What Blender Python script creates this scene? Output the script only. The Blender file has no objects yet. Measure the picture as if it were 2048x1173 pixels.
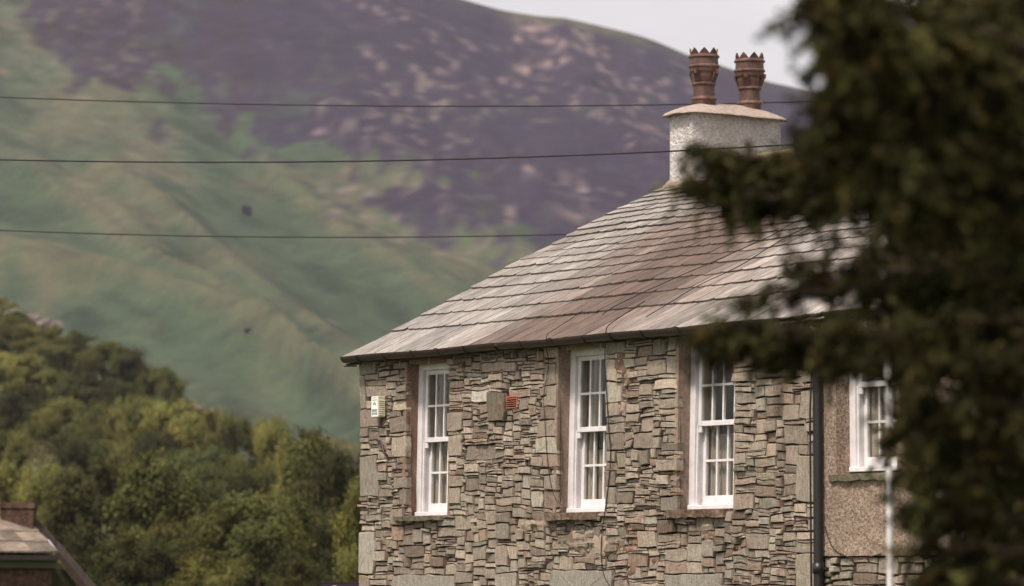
import bpy, math, random
import numpy as np
from mathutils import Vector, Matrix

# ------------------------------------------------------------------ camera, world, sun, exposure
SC = bpy.context.scene
COL = SC.collection
F = 7680.0                       # focal length in photo pixels (135 mm on a 36 mm sensor)
CAM = np.array([34.582, -22.661, 2.75])
PHI = math.radians(35.5)
FH = np.array([-math.cos(PHI), math.sin(PHI), 0.0])
RT = np.array([math.sin(PHI), math.cos(PHI), 0.0])
PITCH = math.atan(583.5 / F)
ZZ = np.array([0, 0, 1.0])
FW = FH * math.cos(PITCH) + ZZ * math.sin(PITCH)
UP = -FH * math.sin(PITCH) + ZZ * math.cos(PITCH)

cd = bpy.data.cameras.new("camera")
cam = bpy.data.objects.new("camera", cd)
COL.objects.link(cam)
cd.sensor_width = 36
cd.lens = 135
cd.clip_start = 0.1
cd.clip_end = 20000
cam.matrix_world = Matrix(((RT[0], UP[0], -FW[0], CAM[0]), (RT[1], UP[1], -FW[1], CAM[1]), (RT[2], UP[2], -FW[2], CAM[2]), (0, 0, 0, 1)))
cd.dof.use_dof = True
cd.dof.focus_distance = 38.0
cd.dof.aperture_fstop = 2.8
SC.camera = cam

SUN_EL, SUN_DIR = math.radians(55), np.array([0.36, -0.93])     # direction towards the sun
world = bpy.data.worlds.new("World")
SC.world = world
world.use_nodes = True
wn, wl = world.node_tree.nodes, world.node_tree.links
wn.clear()
wo = wn.new('ShaderNodeOutputWorld')
bg = wn.new('ShaderNodeBackground')
sky = wn.new('ShaderNodeTexSky')
sky.sky_type = 'NISHITA'
sky.sun_disc = False
sky.sun_elevation = SUN_EL
sky.sun_rotation = math.atan2(SUN_DIR[0], SUN_DIR[1])
sky.air_density = 1.0
sky.dust_density = 3.0
hs = wn.new('ShaderNodeHueSaturation')
hs.inputs['Saturation'].default_value = 0.12
tint = wn.new('ShaderNodeMixRGB')
tint.blend_type = 'MULTIPLY'
tint.inputs[0].default_value = 1.0
tint.inputs[2].default_value = (1.0, 0.945, 0.935, 1)
cn = wn.new('ShaderNodeTexNoise')
cn.inputs['Scale'].default_value = 5.0
cn.inputs['Detail'].default_value = 5.0
cmap = wn.new('ShaderNodeMapping')
cmap.inputs['Scale'].default_value = (1, 1, 3.5)
ctc = wn.new('ShaderNodeTexCoord')
cr = wn.new('ShaderNodeMapRange')
cr.inputs['From Min'].default_value = 0.3
cr.inputs['From Max'].default_value = 0.7
cr.inputs['To Min'].default_value = 0.80
cr.inputs['To Max'].default_value = 1.12
cm = wn.new('ShaderNodeMixRGB')
cm.blend_type = 'MULTIPLY'
cm.inputs[0].default_value = 1.0
wl.new(ctc.outputs['Generated'], cmap.inputs[0])
wl.new(cmap.outputs[0], cn.inputs['Vector'])
wl.new(cn.outputs[0], cr.inputs['Value'])
wl.new(sky.outputs[0], hs.inputs['Color'])
wl.new(hs.outputs[0], tint.inputs[1])
wl.new(tint.outputs[0], cm.inputs[1])
wl.new(cr.outputs[0], cm.inputs[2])
wl.new(cm.outputs[0], bg.inputs['Color'])
bg.inputs['Strength'].default_value = 0.145
wl.new(bg.outputs[0], wo.inputs[0])

sl = bpy.data.lights.new("sun", 'SUN')
sl.energy = 2.7
sl.angle = math.radians(7)
sl.color = (1.0, 0.90, 0.77)
so = bpy.data.objects.new("sun", sl)
COL.objects.link(so)
sd = Vector((SUN_DIR[0] * math.cos(SUN_EL), SUN_DIR[1] * math.cos(SUN_EL), math.sin(SUN_EL))).normalized()
so.rotation_euler = sd.to_track_quat('Z', 'Y').to_euler()
so.location = (0, -20, 60)
SC.view_settings.view_transform = 'Standard'
SC.view_settings.look = 'None'
SC.view_settings.exposure = 0.5
SC.view_settings.gamma = 1
SC.render.engine = 'CYCLES'
SC.cycles.max_bounces = 6
SC.cycles.transparent_max_bounces = 12
SC.cycles.caustics_reflective = False
SC.cycles.caustics_refractive = False

R = random.Random(7)
def S(c, a=1.0):                       # sRGB 0-255 -> linear
    return tuple(((x / 255) / 12.92 if x <= 10 else ((x / 255 + 0.055) / 1.055) ** 2.4) for x in c) + (a,)

# ------------------------------------------------------------------ helpers
def gp(a, d, z):                       # lateral / depth metres from the camera's standpoint -> world
    p = CAM + RT * a + FH * d
    return np.array([p[0], p[1], z])
def at(x, y, d):                       # photo pixel at depth d
    r = FW + RT * (x - 1024) / F + UP * (586.5 - y) / F
    return CAM + r * (d / (r @ FH))
def onp(x, y, n, c):                   # photo pixel on plane n.P = c
    n = np.array(n, float)
    r = FW + RT * (x - 1024) / F + UP * (586.5 - y) / F
    return CAM + r * ((c - n @ CAM) / (n @ r))
def W(x, y, c=0.0):
    p = onp(x, y, (0, 1, 0), c)
    return p[0], p[2]

def hsh(ix, iy, seed=0):
    v = np.sin(ix * 127.1 + iy * 311.7 + seed * 74.7) * 43758.5453
    return v - np.floor(v)
def vnoise(x, y, seed=0):
    x = np.asarray(x, float); y = np.asarray(y, float)
    ix, iy = np.floor(x), np.floor(y)
    fx, fy = x - ix, y - iy
    fx = fx * fx * (3 - 2 * fx); fy = fy * fy * (3 - 2 * fy)
    a = hsh(ix, iy, seed); b = hsh(ix + 1, iy, seed); c = hsh(ix, iy + 1, seed); d = hsh(ix + 1, iy + 1, seed)
    return a + (b - a) * fx + (c - a) * fy + (a - b - c + d) * fx * fy
def fbm(x, y, seed=0, o=4):
    s, amp, t = 0, 1, 0
    for i in range(o):
        s = s + amp * vnoise(x * 2 ** i, y * 2 ** i, seed + i * 13); t += amp; amp *= 0.5
    return s / t

def link(name, me, parent=None):
    o = bpy.data.objects.new(name, me)
    COL.objects.link(o)
    if parent is not None:
        o.parent = parent
    return o
def tag(o, label=None, cat=None, group=None, kind=None):
    if label: o['label'] = label
    if cat: o['category'] = cat
    if group: o['group'] = group
    if kind: o['kind'] = kind
    return o
def empty(name, loc=(0, 0, 0)):
    o = bpy.data.objects.new(name, None)
    COL.objects.link(o)
    o.location = loc
    o.empty_display_size = 0.3
    return o

class MB:
    def __init__(s):
        s.v = []; s.f = []; s.t = []; s.m = []
    def add(s, vs, fs, tint=(1, 1, 1), m=0):
        k = len(s.v)
        s.v += [tuple(p) for p in vs]
        s.t += [tint] * len(vs)
        s.f += [tuple(i + k for i in f) for f in fs]
        s.m += [m] * len(fs)
    def box(s, a, b, tint=(1, 1, 1), m=0, bev=0.0, jit=0.0, rnd=R):
        x0, y0, z0 = a; x1, y1, z1 = b
        if bev <= 0:
            vs = [(x, y, z) for x in (x0, x1) for y in (y0, y1) for z in (z0, z1)]
            if jit: vs = [tuple(c + rnd.uniform(-jit, jit) for c in v) for v in vs]
            s.add(vs, [(0, 1, 3, 2), (4, 6, 7, 5), (0, 4, 5, 1), (2, 3, 7, 6), (0, 2, 6, 4), (1, 5, 7, 3)], tint, m)
            return
        import itertools
        c = [(x0 + x1) / 2, (y0 + y1) / 2, (z0 + z1) / 2]; h = [abs(x1 - x0) / 2, abs(y1 - y0) / 2, abs(z1 - z0) / 2]
        bev = min(bev, min(h) * 0.9)
        vs = []; idx = {}
        for sg in itertools.product((-1, 1), repeat=3):
            for ax in range(3):
                p = [c[i] + sg[i] * (h[i] - (0 if i == ax else bev)) for i in range(3)]
                idx[(sg, ax)] = len(vs); vs.append(tuple(p))
        fs = []
        for ax in range(3):
            o = [i for i in range(3) if i != ax]
            for sgn in (-1, 1):
                q = []
                for (u, w) in ((-1, -1), (1, -1), (1, 1), (-1, 1)):
                    sg = [0, 0, 0]; sg[ax] = sgn; sg[o[0]] = u; sg[o[1]] = w
                    q.append(idx[(tuple(sg), ax)])
                fs.append(q)
        for ax in range(3):                     # edges along ax
            o = [i for i in range(3) if i != ax]
            for (u, w) in itertools.product((-1, 1), repeat=2):
                lo = [0, 0, 0]; lo[ax] = -1; lo[o[0]] = u; lo[o[1]] = w
                hi = list(lo); hi[ax] = 1
                fs.append([idx[(tuple(lo), o[0])], idx[(tuple(lo), o[1])], idx[(tuple(hi), o[1])], idx[(tuple(hi), o[0])]])
        for sg in itertools.product((-1, 1), repeat=3):
            fs.append([idx[(sg, 0)], idx[(sg, 1)], idx[(sg, 2)]])
        s.add(vs, fs, tint, m)
    def tube(s, pts, r, n=8, tint=(1, 1, 1), m=0, cap=True):
        pts = [Vector(p) for p in pts]
        rs = r if isinstance(r, (list, tuple)) else [r] * len(pts)
        k = len(s.v); prev = None
        for i, p in enumerate(pts):
            d = (pts[min(i + 1, len(pts) - 1)] - pts[max(i - 1, 0)]).normalized()
            if prev is None:
                prev = d.orthogonal().normalized()
            u = (prev - d * prev.dot(d)).normalized(); prev = u
            w = d.cross(u)
            for j in range(n):
                a = 2 * math.pi * j / n
                s.v.append(tuple(p + (u * math.cos(a) + w * math.sin(a)) * rs[i])); s.t.append(tint)
        for i in range(len(pts) - 1):
            for j in range(n):
                s.f.append((k + i * n + j, k + i * n + (j + 1) % n, k + (i + 1) * n + (j + 1) % n, k + (i + 1) * n + j)); s.m.append(m)
        if cap:
            s.f.append(tuple(k + j for j in range(n))[::-1]); s.m.append(m)
            s.f.append(tuple(k + (len(pts) - 1) * n + j for j in range(n))); s.m.append(m)
    def lathe(s, prof, c, n=32, tint=(1, 1, 1), m=0):
        k = len(s.v)
        for (r, z) in prof:
            for j in range(n):
                a = 2 * math.pi * j / n
                s.v.append((c[0] + r * math.cos(a), c[1] + r * math.sin(a), c[2] + z)); s.t.append(tint)
        for i in range(len(prof) - 1):
            for j in range(n):
                s.f.append((k + i * n + j, k + i * n + (j + 1) % n, k + (i + 1) * n + (j + 1) % n, k + (i + 1) * n + j)); s.m.append(m)
    def build(s, name, mats, parent=None, smooth=False, fix=True):
        me = bpy.data.meshes.new(name)
        me.from_pydata(s.v, [], s.f)
        mats = mats if isinstance(mats, (list, tuple)) else [mats]
        for m_ in mats: me.materials.append(m_)
        if len(mats) > 1: me.polygons.foreach_set('material_index', s.m)
        ca = me.color_attributes.new('tint', 'FLOAT_COLOR', 'POINT')
        arr = np.ones((len(s.v), 4), np.float32)
        arr[:, :3] = np.array(s.t, np.float32).reshape(-1, 3)
        ca.data.foreach_set('color', arr.ravel())
        if fix:
            import bmesh
            bm = bmesh.new(); bm.from_mesh(me)
            bmesh.ops.recalc_face_normals(bm, faces=bm.faces)
            bm.to_mesh(me); bm.free()
        if smooth: me.shade_smooth()
        me.update()
        return link(name, me, parent)

def grid_mesh(name, V, mats, parent=None, tint=None, smooth=True, keep=None):   # V: (n,m,3)
    n, m = V.shape[:2]
    idx = np.arange(n * m).reshape(n, m)
    q = np.stack([idx[:-1, :-1], idx[1:, :-1], idx[1:, 1:], idx[:-1, 1:]], -1).reshape(-1, 4)
    if keep is not None: q = q[keep.ravel()]
    return np_mesh(name, V.reshape(-1, 3), q, mats, parent, None if tint is None else tint.reshape(-1, 3), smooth)
def np_mesh(name, V, q, mats, parent=None, tint=None, smooth=False):
    me = bpy.data.meshes.new(name)
    k = q.shape[1]
    me.vertices.add(len(V)); me.vertices.foreach_set('co', np.ascontiguousarray(V, np.float32).ravel())
    me.loops.add(q.size); me.loops.foreach_set('vertex_index', np.ascontiguousarray(q, np.int32).ravel())
    me.polygons.add(len(q)); me.polygons.foreach_set('loop_start', np.arange(0, q.size, k, dtype=np.int32))
    me.update(calc_edges=True)
    mats = mats if isinstance(mats, (list, tuple)) else [mats]
    for m_ in mats: me.materials.append(m_)
    if tint is not None:
        ca = me.color_attributes.new('tint', 'FLOAT_COLOR', 'POINT')
        arr = np.ones((len(V), 4), np.float32); arr[:, :3] = tint
        ca.data.foreach_set('color', arr.ravel())
    if smooth: me.shade_smooth()
    me.validate()
    return link(name, me, parent)

# ------------------------------------------------------------------ materials
class NT:
    def __init__(s, name):
        s.m = bpy.data.materials.new(name); s.m.use_nodes = True
        s.n, s.l = s.m.node_tree.nodes, s.m.node_tree.links
        s.b = s.n['Principled BSDF']
        s.tc = s.n.new('ShaderNodeTexCoord')
    def map(s, scale=(1, 1, 1), rot=(0, 0, 0)):
        mp = s.n.new('ShaderNodeMapping'); mp.inputs['Scale'].default_value = scale; mp.inputs['Rotation'].default_value = rot
        s.l.new(s.tc.outputs['Object'], mp.inputs[0]); return mp.outputs[0]
    def noise(s, scale, detail=4, rough=0.55, vec=None, dist=0.0):
        t = s.n.new('ShaderNodeTexNoise'); t.inputs['Scale'].default_value = scale; t.inputs['Detail'].default_value = detail
        t.inputs['Roughness'].default_value = rough; t.inputs['Distortion'].default_value = dist
        s.l.new(vec if vec else s.tc.outputs['Object'], t.inputs['Vector']); return t.outputs[0]
    def voro(s, scale, vec=None):
        t = s.n.new('ShaderNodeTexVoronoi'); t.inputs['Scale'].default_value = scale
        s.l.new(vec if vec else s.tc.outputs['Object'], t.inputs['Vector']); return t.outputs['Distance']
    def ramp(s, fac, stops):
        r = s.n.new('ShaderNodeValToRGB'); e = r.color_ramp.elements
        while len(e) < len(stops): e.new(0.5)
        for i, (p, c) in enumerate(stops):
            e[i].position = p; e[i].color = c if len(c) == 4 else tuple(c) + (1,)
        s.l.new(fac, r.inputs[0]); return r.outputs[0]
    def mix(s, fac, a, b, mode='MIX'):
        m = s.n.new('ShaderNodeMixRGB'); m.blend_type = mode
        for i, v in ((0, fac), (1, a), (2, b)):
            if hasattr(v, 'links'): s.l.new(v, m.inputs[i])
            else: m.inputs[i].default_value = v
        return m.outputs[0]
    def attr(s):
        a = s.n.new('ShaderNodeAttribute'); a.attribute_name = 'tint'; return a.outputs['Color']
    def bump(s, h, strength=0.5, dist=0.01):
        b = s.n.new('ShaderNodeBump'); b.inputs['Strength'].default_value = strength; b.inputs['Distance'].default_value = dist
        s.l.new(h, b.inputs['Height']); s.l.new(b.outputs[0], s.b.inputs['Normal']); return b
    def col(s, c):
        if hasattr(c, 'links'): s.l.new(c, s.b.inputs['Base Color'])
        else: s.b.inputs['Base Color'].default_value = c
    def rough(s, r, spec=0.3):
        s.b.inputs['Roughness'].default_value = r; s.b.inputs['Specular IOR Level'].default_value = spec

def plain(name, c, rough=0.6, spec=0.3, var=0.12, scale=8, bump=0.0, bscale=60):
    t = NT(name)
    n = t.noise(scale, 5, 0.65)
    lo = tuple(x * (1 - var) for x in c[:3]) + (1,); hi = tuple(min(1, x * (1 + var)) for x in c[:3]) + (1,)
    t.col(t.ramp(n, [(0.3, lo), (0.7, hi)])); t.rough(rough, spec)
    if bump: t.bump(t.noise(bscale, 4), bump, 0.004)
    return t.m

M = {}
def mat_stone():
    t = NT('rubble_stone')
    a = t.attr()
    v = t.map((1.0, 1.0, 1.0))
    streak = t.noise(14, 6, 0.7, t.map((3.2, 1, 0.7)), 0.6)
    g = t.mix(t.ramp(streak, [(0.3, (0, 0, 0, 1)), (0.68, (1, 1, 1, 1))]), (0.62, 0.56, 0.52, 1), (1.24, 1.24, 1.22, 1))
    c = t.mix(1.0, a, g, 'MULTIPLY')
    rust = t.ramp(t.noise(1.7, 5, 0.7), [(0.54, (0, 0, 0, 1)), (0.68, (1, 1, 1, 1))])
    c = t.mix(t.mix(1.0, rust, (0.6, 0.6, 0.6, 1), 'MULTIPLY'), c, t.mix(1.0, c, (0.82, 0.66, 0.57, 1), 'MULTIPLY'))
    fine = t.ramp(t.noise(70, 3, 0.7), [(0.35, (0.78, 0.78, 0.78, 1)), (0.65, (1.16, 1.16, 1.16, 1))])
    c = t.mix(1.0, c, fine, 'MULTIPLY')
    lich = t.ramp(t.noise(9, 5, 0.75), [(0.66, (0, 0, 0, 1)), (0.72, (1, 1, 1, 1))])
    c = t.mix(t.mix(1.0, lich, (0.45, 0.45, 0.45, 1), 'MULTIPLY'), c, (0.5, 0.47, 0.42, 1))
    dk = t.ramp(t.noise(22, 5, 0.7, t.map((1.0, 1, 2.6))), [(0.62, (0, 0, 0, 1)), (0.74, (1, 1, 1, 1))])
    c = t.mix(t.mix(1.0, dk, (0.5, 0.5, 0.5, 1), 'MULTIPLY'), c, (0.09, 0.065, 0.05, 1))
    t.col(c); t.rough(0.85, 0.25)
    h = t.mix(0.5, t.noise(28, 6, 0.75, t.map((1, 1, 2.4))), t.noise(90, 3, 0.7))
    t.bump(h, 0.9, 0.012)
    return t.m
def mat_mortar():
    t = NT('old_mortar')
    n = t.ramp(t.noise(14, 5, 0.7), [(0.3, (0.6, 0.55, 0.5, 1)), (0.7, (1.2, 1.2, 1.2, 1))])
    t.col(t.mix(1.0, t.attr(), n, 'MULTIPLY')); t.rough(0.95, 0.1)
    t.bump(t.noise(50, 5, 0.8), 1.0, 0.015)
    return t.m
def mat_slate():
    t = NT('roof_slate')
    a = t.attr()
    # grain of the slate runs down the slope (local y/z)
    v = t.map((1.0, 0.12, 0.12))
    gr = t.noise(34, 5, 0.75, v, 0.3)
    c = t.mix(1.0, a, t.ramp(gr, [(0.32, (0.38, 0.35, 0.34, 1)), (0.47, (0.92, 0.92, 0.92, 1)), (0.66, (1.42, 1.42, 1.42, 1))]), 'MULTIPLY')
    bl = t.noise(5, 5, 0.7, t.map((1.6, 0.5, 0.5)))
    c = t.mix(1.0, c, t.ramp(bl, [(0.3, (0.72, 0.7, 0.68, 1)), (0.65, (1.18, 1.18, 1.18, 1))]), 'MULTIPLY')
    li = t.ramp(t.noise(26, 4, 0.8), [(0.66, (0, 0, 0, 1)), (0.74, (1, 1, 1, 1))])
    c = t.mix(t.mix(1.0, li, (0.4, 0.4, 0.4, 1), 'MULTIPLY'), c, (0.62, 0.6, 0.52, 1))
    t.col(c); t.rough(0.6, 0.4)
    t.bump(t.mix(0.4, gr, t.noise(60, 4, 0.7)), 0.5, 0.006)
    return t.m
def mat_render(name, c1, c2, scale=55, dist=0.012, st=1.0, stain=None):
    t = NT(name)
    n = t.noise(scale, 3, 0.7)
    c = t.mix(t.ramp(n, [(0.35, (0, 0, 0, 1)), (0.65, (1, 1, 1, 1))]), c1, c2)
    big = t.ramp(t.noise(2.2, 5, 0.7), [(0.3, (0.8, 0.79, 0.78, 1)), (0.7, (1.1, 1.1, 1.1, 1))])
    c = t.mix(1.0, c, big, 'MULTIPLY')
    if stain:
        s_ = t.ramp(t.noise(3.5, 5, 0.7, t.map((1, 1, 0.35))), [(0.5, (0, 0, 0, 1)), (0.7, (1, 1, 1, 1))])
        c = t.mix(t.mix(1.0, s_, (0.6, 0.6, 0.6, 1), 'MULTIPLY'), c, stain)
    t.col(c); t.rough(0.92, 0.15)
    t.bump(n, st, dist)
    return t.m
def mat_pot():
    t = NT('terracotta')
    n = t.noise(9, 5, 0.7, t.map((1, 1, 0.4)))
    c = t.ramp(n, [(0.3, (0.04, 0.021, 0.017, 1)), (0.5, (0.085, 0.042, 0.031, 1)), (0.75, (0.16, 0.09, 0.066, 1))])
    li = t.ramp(t.noise(30, 4, 0.8), [(0.64, (0, 0, 0, 1)), (0.72, (1, 1, 1, 1))])
    c = t.mix(t.mix(1.0, li, (0.35, 0.35, 0.35, 1), 'MULTIPLY'), c, (0.5, 0.42, 0.33, 1))
    c = t.mix(1.0, c, t.attr(), 'MULTIPLY')
    t.col(c); t.rough(0.42, 0.45); t.bump(t.noise(45, 4), 0.35, 0.004)
    return t.m
def mat_leaf(name, scale_var=0.5, transl=0.25):
    t = NT(name)
    oi = t.n.new('ShaderNodeObjectInfo')
    c = t.mix(1.0, t.attr(), oi.outputs['Color'], 'MULTIPLY')
    t.col(c); t.rough(0.7, 0.08)
    tr = t.n.new('ShaderNodeBsdfTranslucent'); t.l.new(c, tr.inputs['Color'])
    mx = t.n.new('ShaderNodeMixShader'); mx.inputs[0].default_value = transl
    out = t.n['Material Output']
    t.l.new(t.b.outputs[0], mx.inputs[1]); t.l.new(tr.outputs[0], mx.inputs[2]); t.l.new(mx.outputs[0], out.inputs['Surface'])
    return t.m
def mat_glass():
    t = NT('window_glass')
    gl = t.n.new('ShaderNodeBsdfGlossy'); gl.inputs['Roughness'].default_value = 0.02; gl.inputs['Color'].default_value = (0.95, 0.9, 0.8, 1)
    tp = t.n.new('ShaderNodeBsdfTransparent'); tp.inputs['Color'].default_value = (0.90, 0.92, 0.90, 1)
    lw = t.n.new('ShaderNodeLayerWeight'); lw.inputs['Blend'].default_value = 0.5
    pw = t.n.new('ShaderNodeMath'); pw.operation = 'POWER'; pw.inputs[1].default_value = 4.0
    fr = t.n.new('ShaderNodeMath'); fr.operation = 'MULTIPLY_ADD'; fr.inputs[1].default_value = 0.9; fr.inputs[2].default_value = 0.04
    t.l.new(lw.outputs['Facing'], pw.inputs[0]); t.l.new(pw.outputs[0], fr.inputs[0])
    t.bump(t.noise(3.0, 2), 0.05, 0.02)
    bp = [n for n in t.n if n.type == 'BUMP'][0]
    t.l.new(bp.outputs[0], gl.inputs['Normal'])
    mx = t.n.new('ShaderNodeMixShader')
    t.l.new(fr.outputs[0], mx.inputs[0]); t.l.new(tp.outputs[0], mx.inputs[1]); t.l.new(gl.outputs[0], mx.inputs[2])
    t.l.new(mx.outputs[0], t.n['Material Output'].inputs['Surface'])
    return t.m
def mat_tinted(name, rough=0.9, nscale=0.02, lo=0.8, hi=1.2, bump=0.0, bscale=0.2, bdist=1.0):
    t = NT(name)
    n = t.ramp(t.noise(nscale, 6, 0.65), [(0.3, (lo, lo, lo, 1)), (0.7, (hi, hi, hi, 1))])
    t.col(t.mix(1.0, t.attr(), n, 'MULTIPLY')); t.rough(rough, 0.1)
    if bump: t.bump(t.noise(bscale, 5, 0.65), bump, bdist)
    return t.m

M['stone'] = mat_stone(); M['mortar'] = mat_mortar(); M['slate'] = mat_slate()
M['roughcast'] = mat_render('roughcast_render', (0.15, 0.105, 0.08, 1), (0.46, 0.36, 0.28, 1), 42, 0.02, 1.0, (0.2, 0.15, 0.11, 1))
M['whitecast'] = mat_render('painted_roughcast', (0.52, 0.48, 0.465, 1), (0.76, 0.71, 0.69, 1), 24, 0.07, 1.0, (0.46, 0.41, 0.38, 1))
M['brownrender'] = mat_render('brown_cement_render', (0.19, 0.122, 0.09, 1), (0.27, 0.18, 0.135, 1), 30, 0.004, 0.6, (0.12, 0.07, 0.05, 1))
M['greyrender'] = mat_render('grey_brown_cement_render', (0.23, 0.165, 0.13, 1), (0.34, 0.26, 0.21, 1), 26, 0.006, 0.7, (0.13, 0.085, 0.06, 1))
M['cement'] = mat_render('cement_cap', (0.32, 0.25, 0.215, 1), (0.44, 0.37, 0.32, 1), 18, 0.01, 0.7, (0.30, 0.20, 0.16, 1))
M['white'] = plain('white_paint', (0.68, 0.65, 0.655, 1), 0.5, 0.35, 0.14, 7, 0.3, 40)
M['sill'] = mat_render('sill_stone', (0.11, 0.065, 0.045, 1), (0.32, 0.24, 0.185, 1), 24, 0.008, 0.8, (0.12, 0.06, 0.035, 1))
M['greysill'] = mat_render('mossy_sill_stone', (0.16, 0.14, 0.10, 1), (0.30, 0.26, 0.2, 1), 24, 0.008, 0.8, (0.12, 0.12, 0.06, 1))
M['gutter'] = plain('brown_gutter', (0.034, 0.022, 0.019, 1), 0.42, 0.45, 0.25, 6)
M['black'] = plain('black_paint', (0.016, 0.013, 0.013, 1), 0.4, 0.5, 0.2)
M['cable'] = plain('black_cable', (0.02, 0.016, 0.016, 1), 0.6, 0.3, 0.2)
M['wood'] = plain('dark_soffit_board', (0.045, 0.03, 0.025, 1), 0.8, 0.2, 0.3)
M['pot'] = mat_pot()
M['dark'] = plain('dark_interior', (0.012, 0.010, 0.009, 1), 0.9, 0.1, 0.2)
M['red'] = plain('red_vent_clay', (0.36, 0.115, 0.08, 1), 0.6, 0.3, 0.2)
M['cream'] = plain('cream_plastic', (0.60, 0.54, 0.42, 1), 0.5, 0.3, 0.06)
M['whitep'] = plain('white_plastic', (0.80, 0.78, 0.74, 1), 0.5, 0.3, 0.04)
M['ink'] = plain('grey_print', (0.25, 0.25, 0.27, 1), 0.6, 0.3, 0.05)
M['lead'] = plain('lead_flashing', (0.42, 0.42, 0.48, 1), 0.5, 0.4, 0.1)
M['curtain'] = plain('curtain_cloth', (0.42, 0.35, 0.31, 1), 0.9, 0.1, 0.1)
M['glass'] = mat_glass()
M['leaf'] = mat_leaf('broad_leaves'); M['needle'] = mat_leaf('evergreen_leaves', transl=0.2)
M['bark'] = plain('bark', (0.06, 0.04, 0.03, 1), 0.9, 0.1, 0.35, 6, 0.8, 12)
M['grass'] = plain('grass_ground', (0.07, 0.085, 0.035, 1), 0.95, 0.1, 0.4, 0.1)
def mat_fell():
    t = NT('fell_turf')
    n = t.ramp(t.noise(0.02, 6, 0.65), [(0.3, (.82, .82, .82, 1)), (0.7, (1.2, 1.2, 1.2, 1))])
    c = t.mix(1.0, t.attr(), n, 'MULTIPLY')
    f = t.ramp(t.noise(0.085, 6, 0.75, t.map((1, 1, 1.6))), [(0.34, (.72, .73, .74, 1)), (0.5, (1, 1, 1, 1)), (0.68, (1.28, 1.24, 1.16, 1))])
    c = t.mix(1.0, c, f, 'MULTIPLY')
    r = t.ramp(t.noise(0.11, 5, 0.7, None, 1.0), [(0.66, (0, 0, 0, 1)), (0.73, (1, 1, 1, 1))])
    c = t.mix(t.mix(1.0, r, (.35, .35, .35, 1), 'MULTIPLY'), c, (.15, .125, .11, 1))
    t.col(c); t.rough(0.95, 0.1); t.bump(t.noise(0.05, 5, 0.65), 0.6, 6.0)
    return t.m
M['fell'] = mat_fell()
M['hill'] = mat_tinted('hill_turf', 0.95, 0.2, 0.7, 1.2, 0.6, 0.4, 1.0)
M['redrender'] = mat_render('red_brown_render', (0.045, 0.028, 0.021, 1), (0.12, 0.07, 0.052, 1), 9, 0.03, 1.0, (0.045, 0.03, 0.02, 1))
M['olive'] = plain('olive_render', (0.075, 0.075, 0.042, 1), 0.9, 0.1, 0.2, 3)
M['purple'] = plain('purple_sign_paint', (0.03, 0.016, 0.032, 1), 0.5, 0.3, 0.1)

# ------------------------------------------------------------------ rubble wall builder
def stone(mb, poly, yb, yf, tint, rnd):
    P = np.array(poly); c = P.mean(0); n = len(P)
    sz = np.ptp(P, axis=0)
    ta, tb = rnd.gauss(0, 0.012) / max(sz[0], .08), rnd.gauss(0, 0.006) / max(sz[1], .05)
    k = len(mb.v)
    def ring(s, y, j):
        for p in P:
            q = c + (p - c) * s
            yy = y + (q[0] - c[0]) * ta + (q[1] - c[1]) * tb + rnd.uniform(-j, j) if y < yb - .001 else y
            mb.v.append((q[0], yy, q[1])); mb.t.append(tint)
    ring(1.0, yb, 0); ring(1.0, yf + 0.010, 0.004)
    m = min(sz) ; s2 = max(0.7, 1 - 0.009 / m)
    ring(s2, yf, 0.002); ring(s2 * 0.5, yf, 0.003)
    mb.v.append((c[0], yf - rnd.uniform(0, .002), c[1])); mb.t.append(tint)
    for r_ in range(3):
        for j in range(n):
            a, b = k + r_ * n + j, k + r_ * n + (j + 1) % n
            mb.f.append((a, b, b + n, a + n)); mb.m.append(0)
    for j in range(n):
        mb.f.append((k + 3 * n + j, k + 3 * n + (j + 1) % n, k + 4 * n)); mb.m.append(0)

def stone_tint(rnd, warm=0.0):
    v = rnd.choice((0.21, 0.25, 0.28, 0.30, 0.33, 0.38)) * rnd.uniform(0.88, 1.12)
    h = rnd.random() + warm
    if h < 0.55: c = (1.0, 0.87, 0.73)       # grey-buff
    elif h < 0.72: c = (0.97, 0.895, 0.77)     # greenish grey
    elif h < 0.92: c = (1.0, 0.845, 0.72)      # pinkish brown
    else: c, v = (1.0, 0.78, 0.64), v * 0.85   # rusty
    return tuple(v * 1.10 * x * y for x, y in zip(c, (1.0, .985, .955)))

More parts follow.
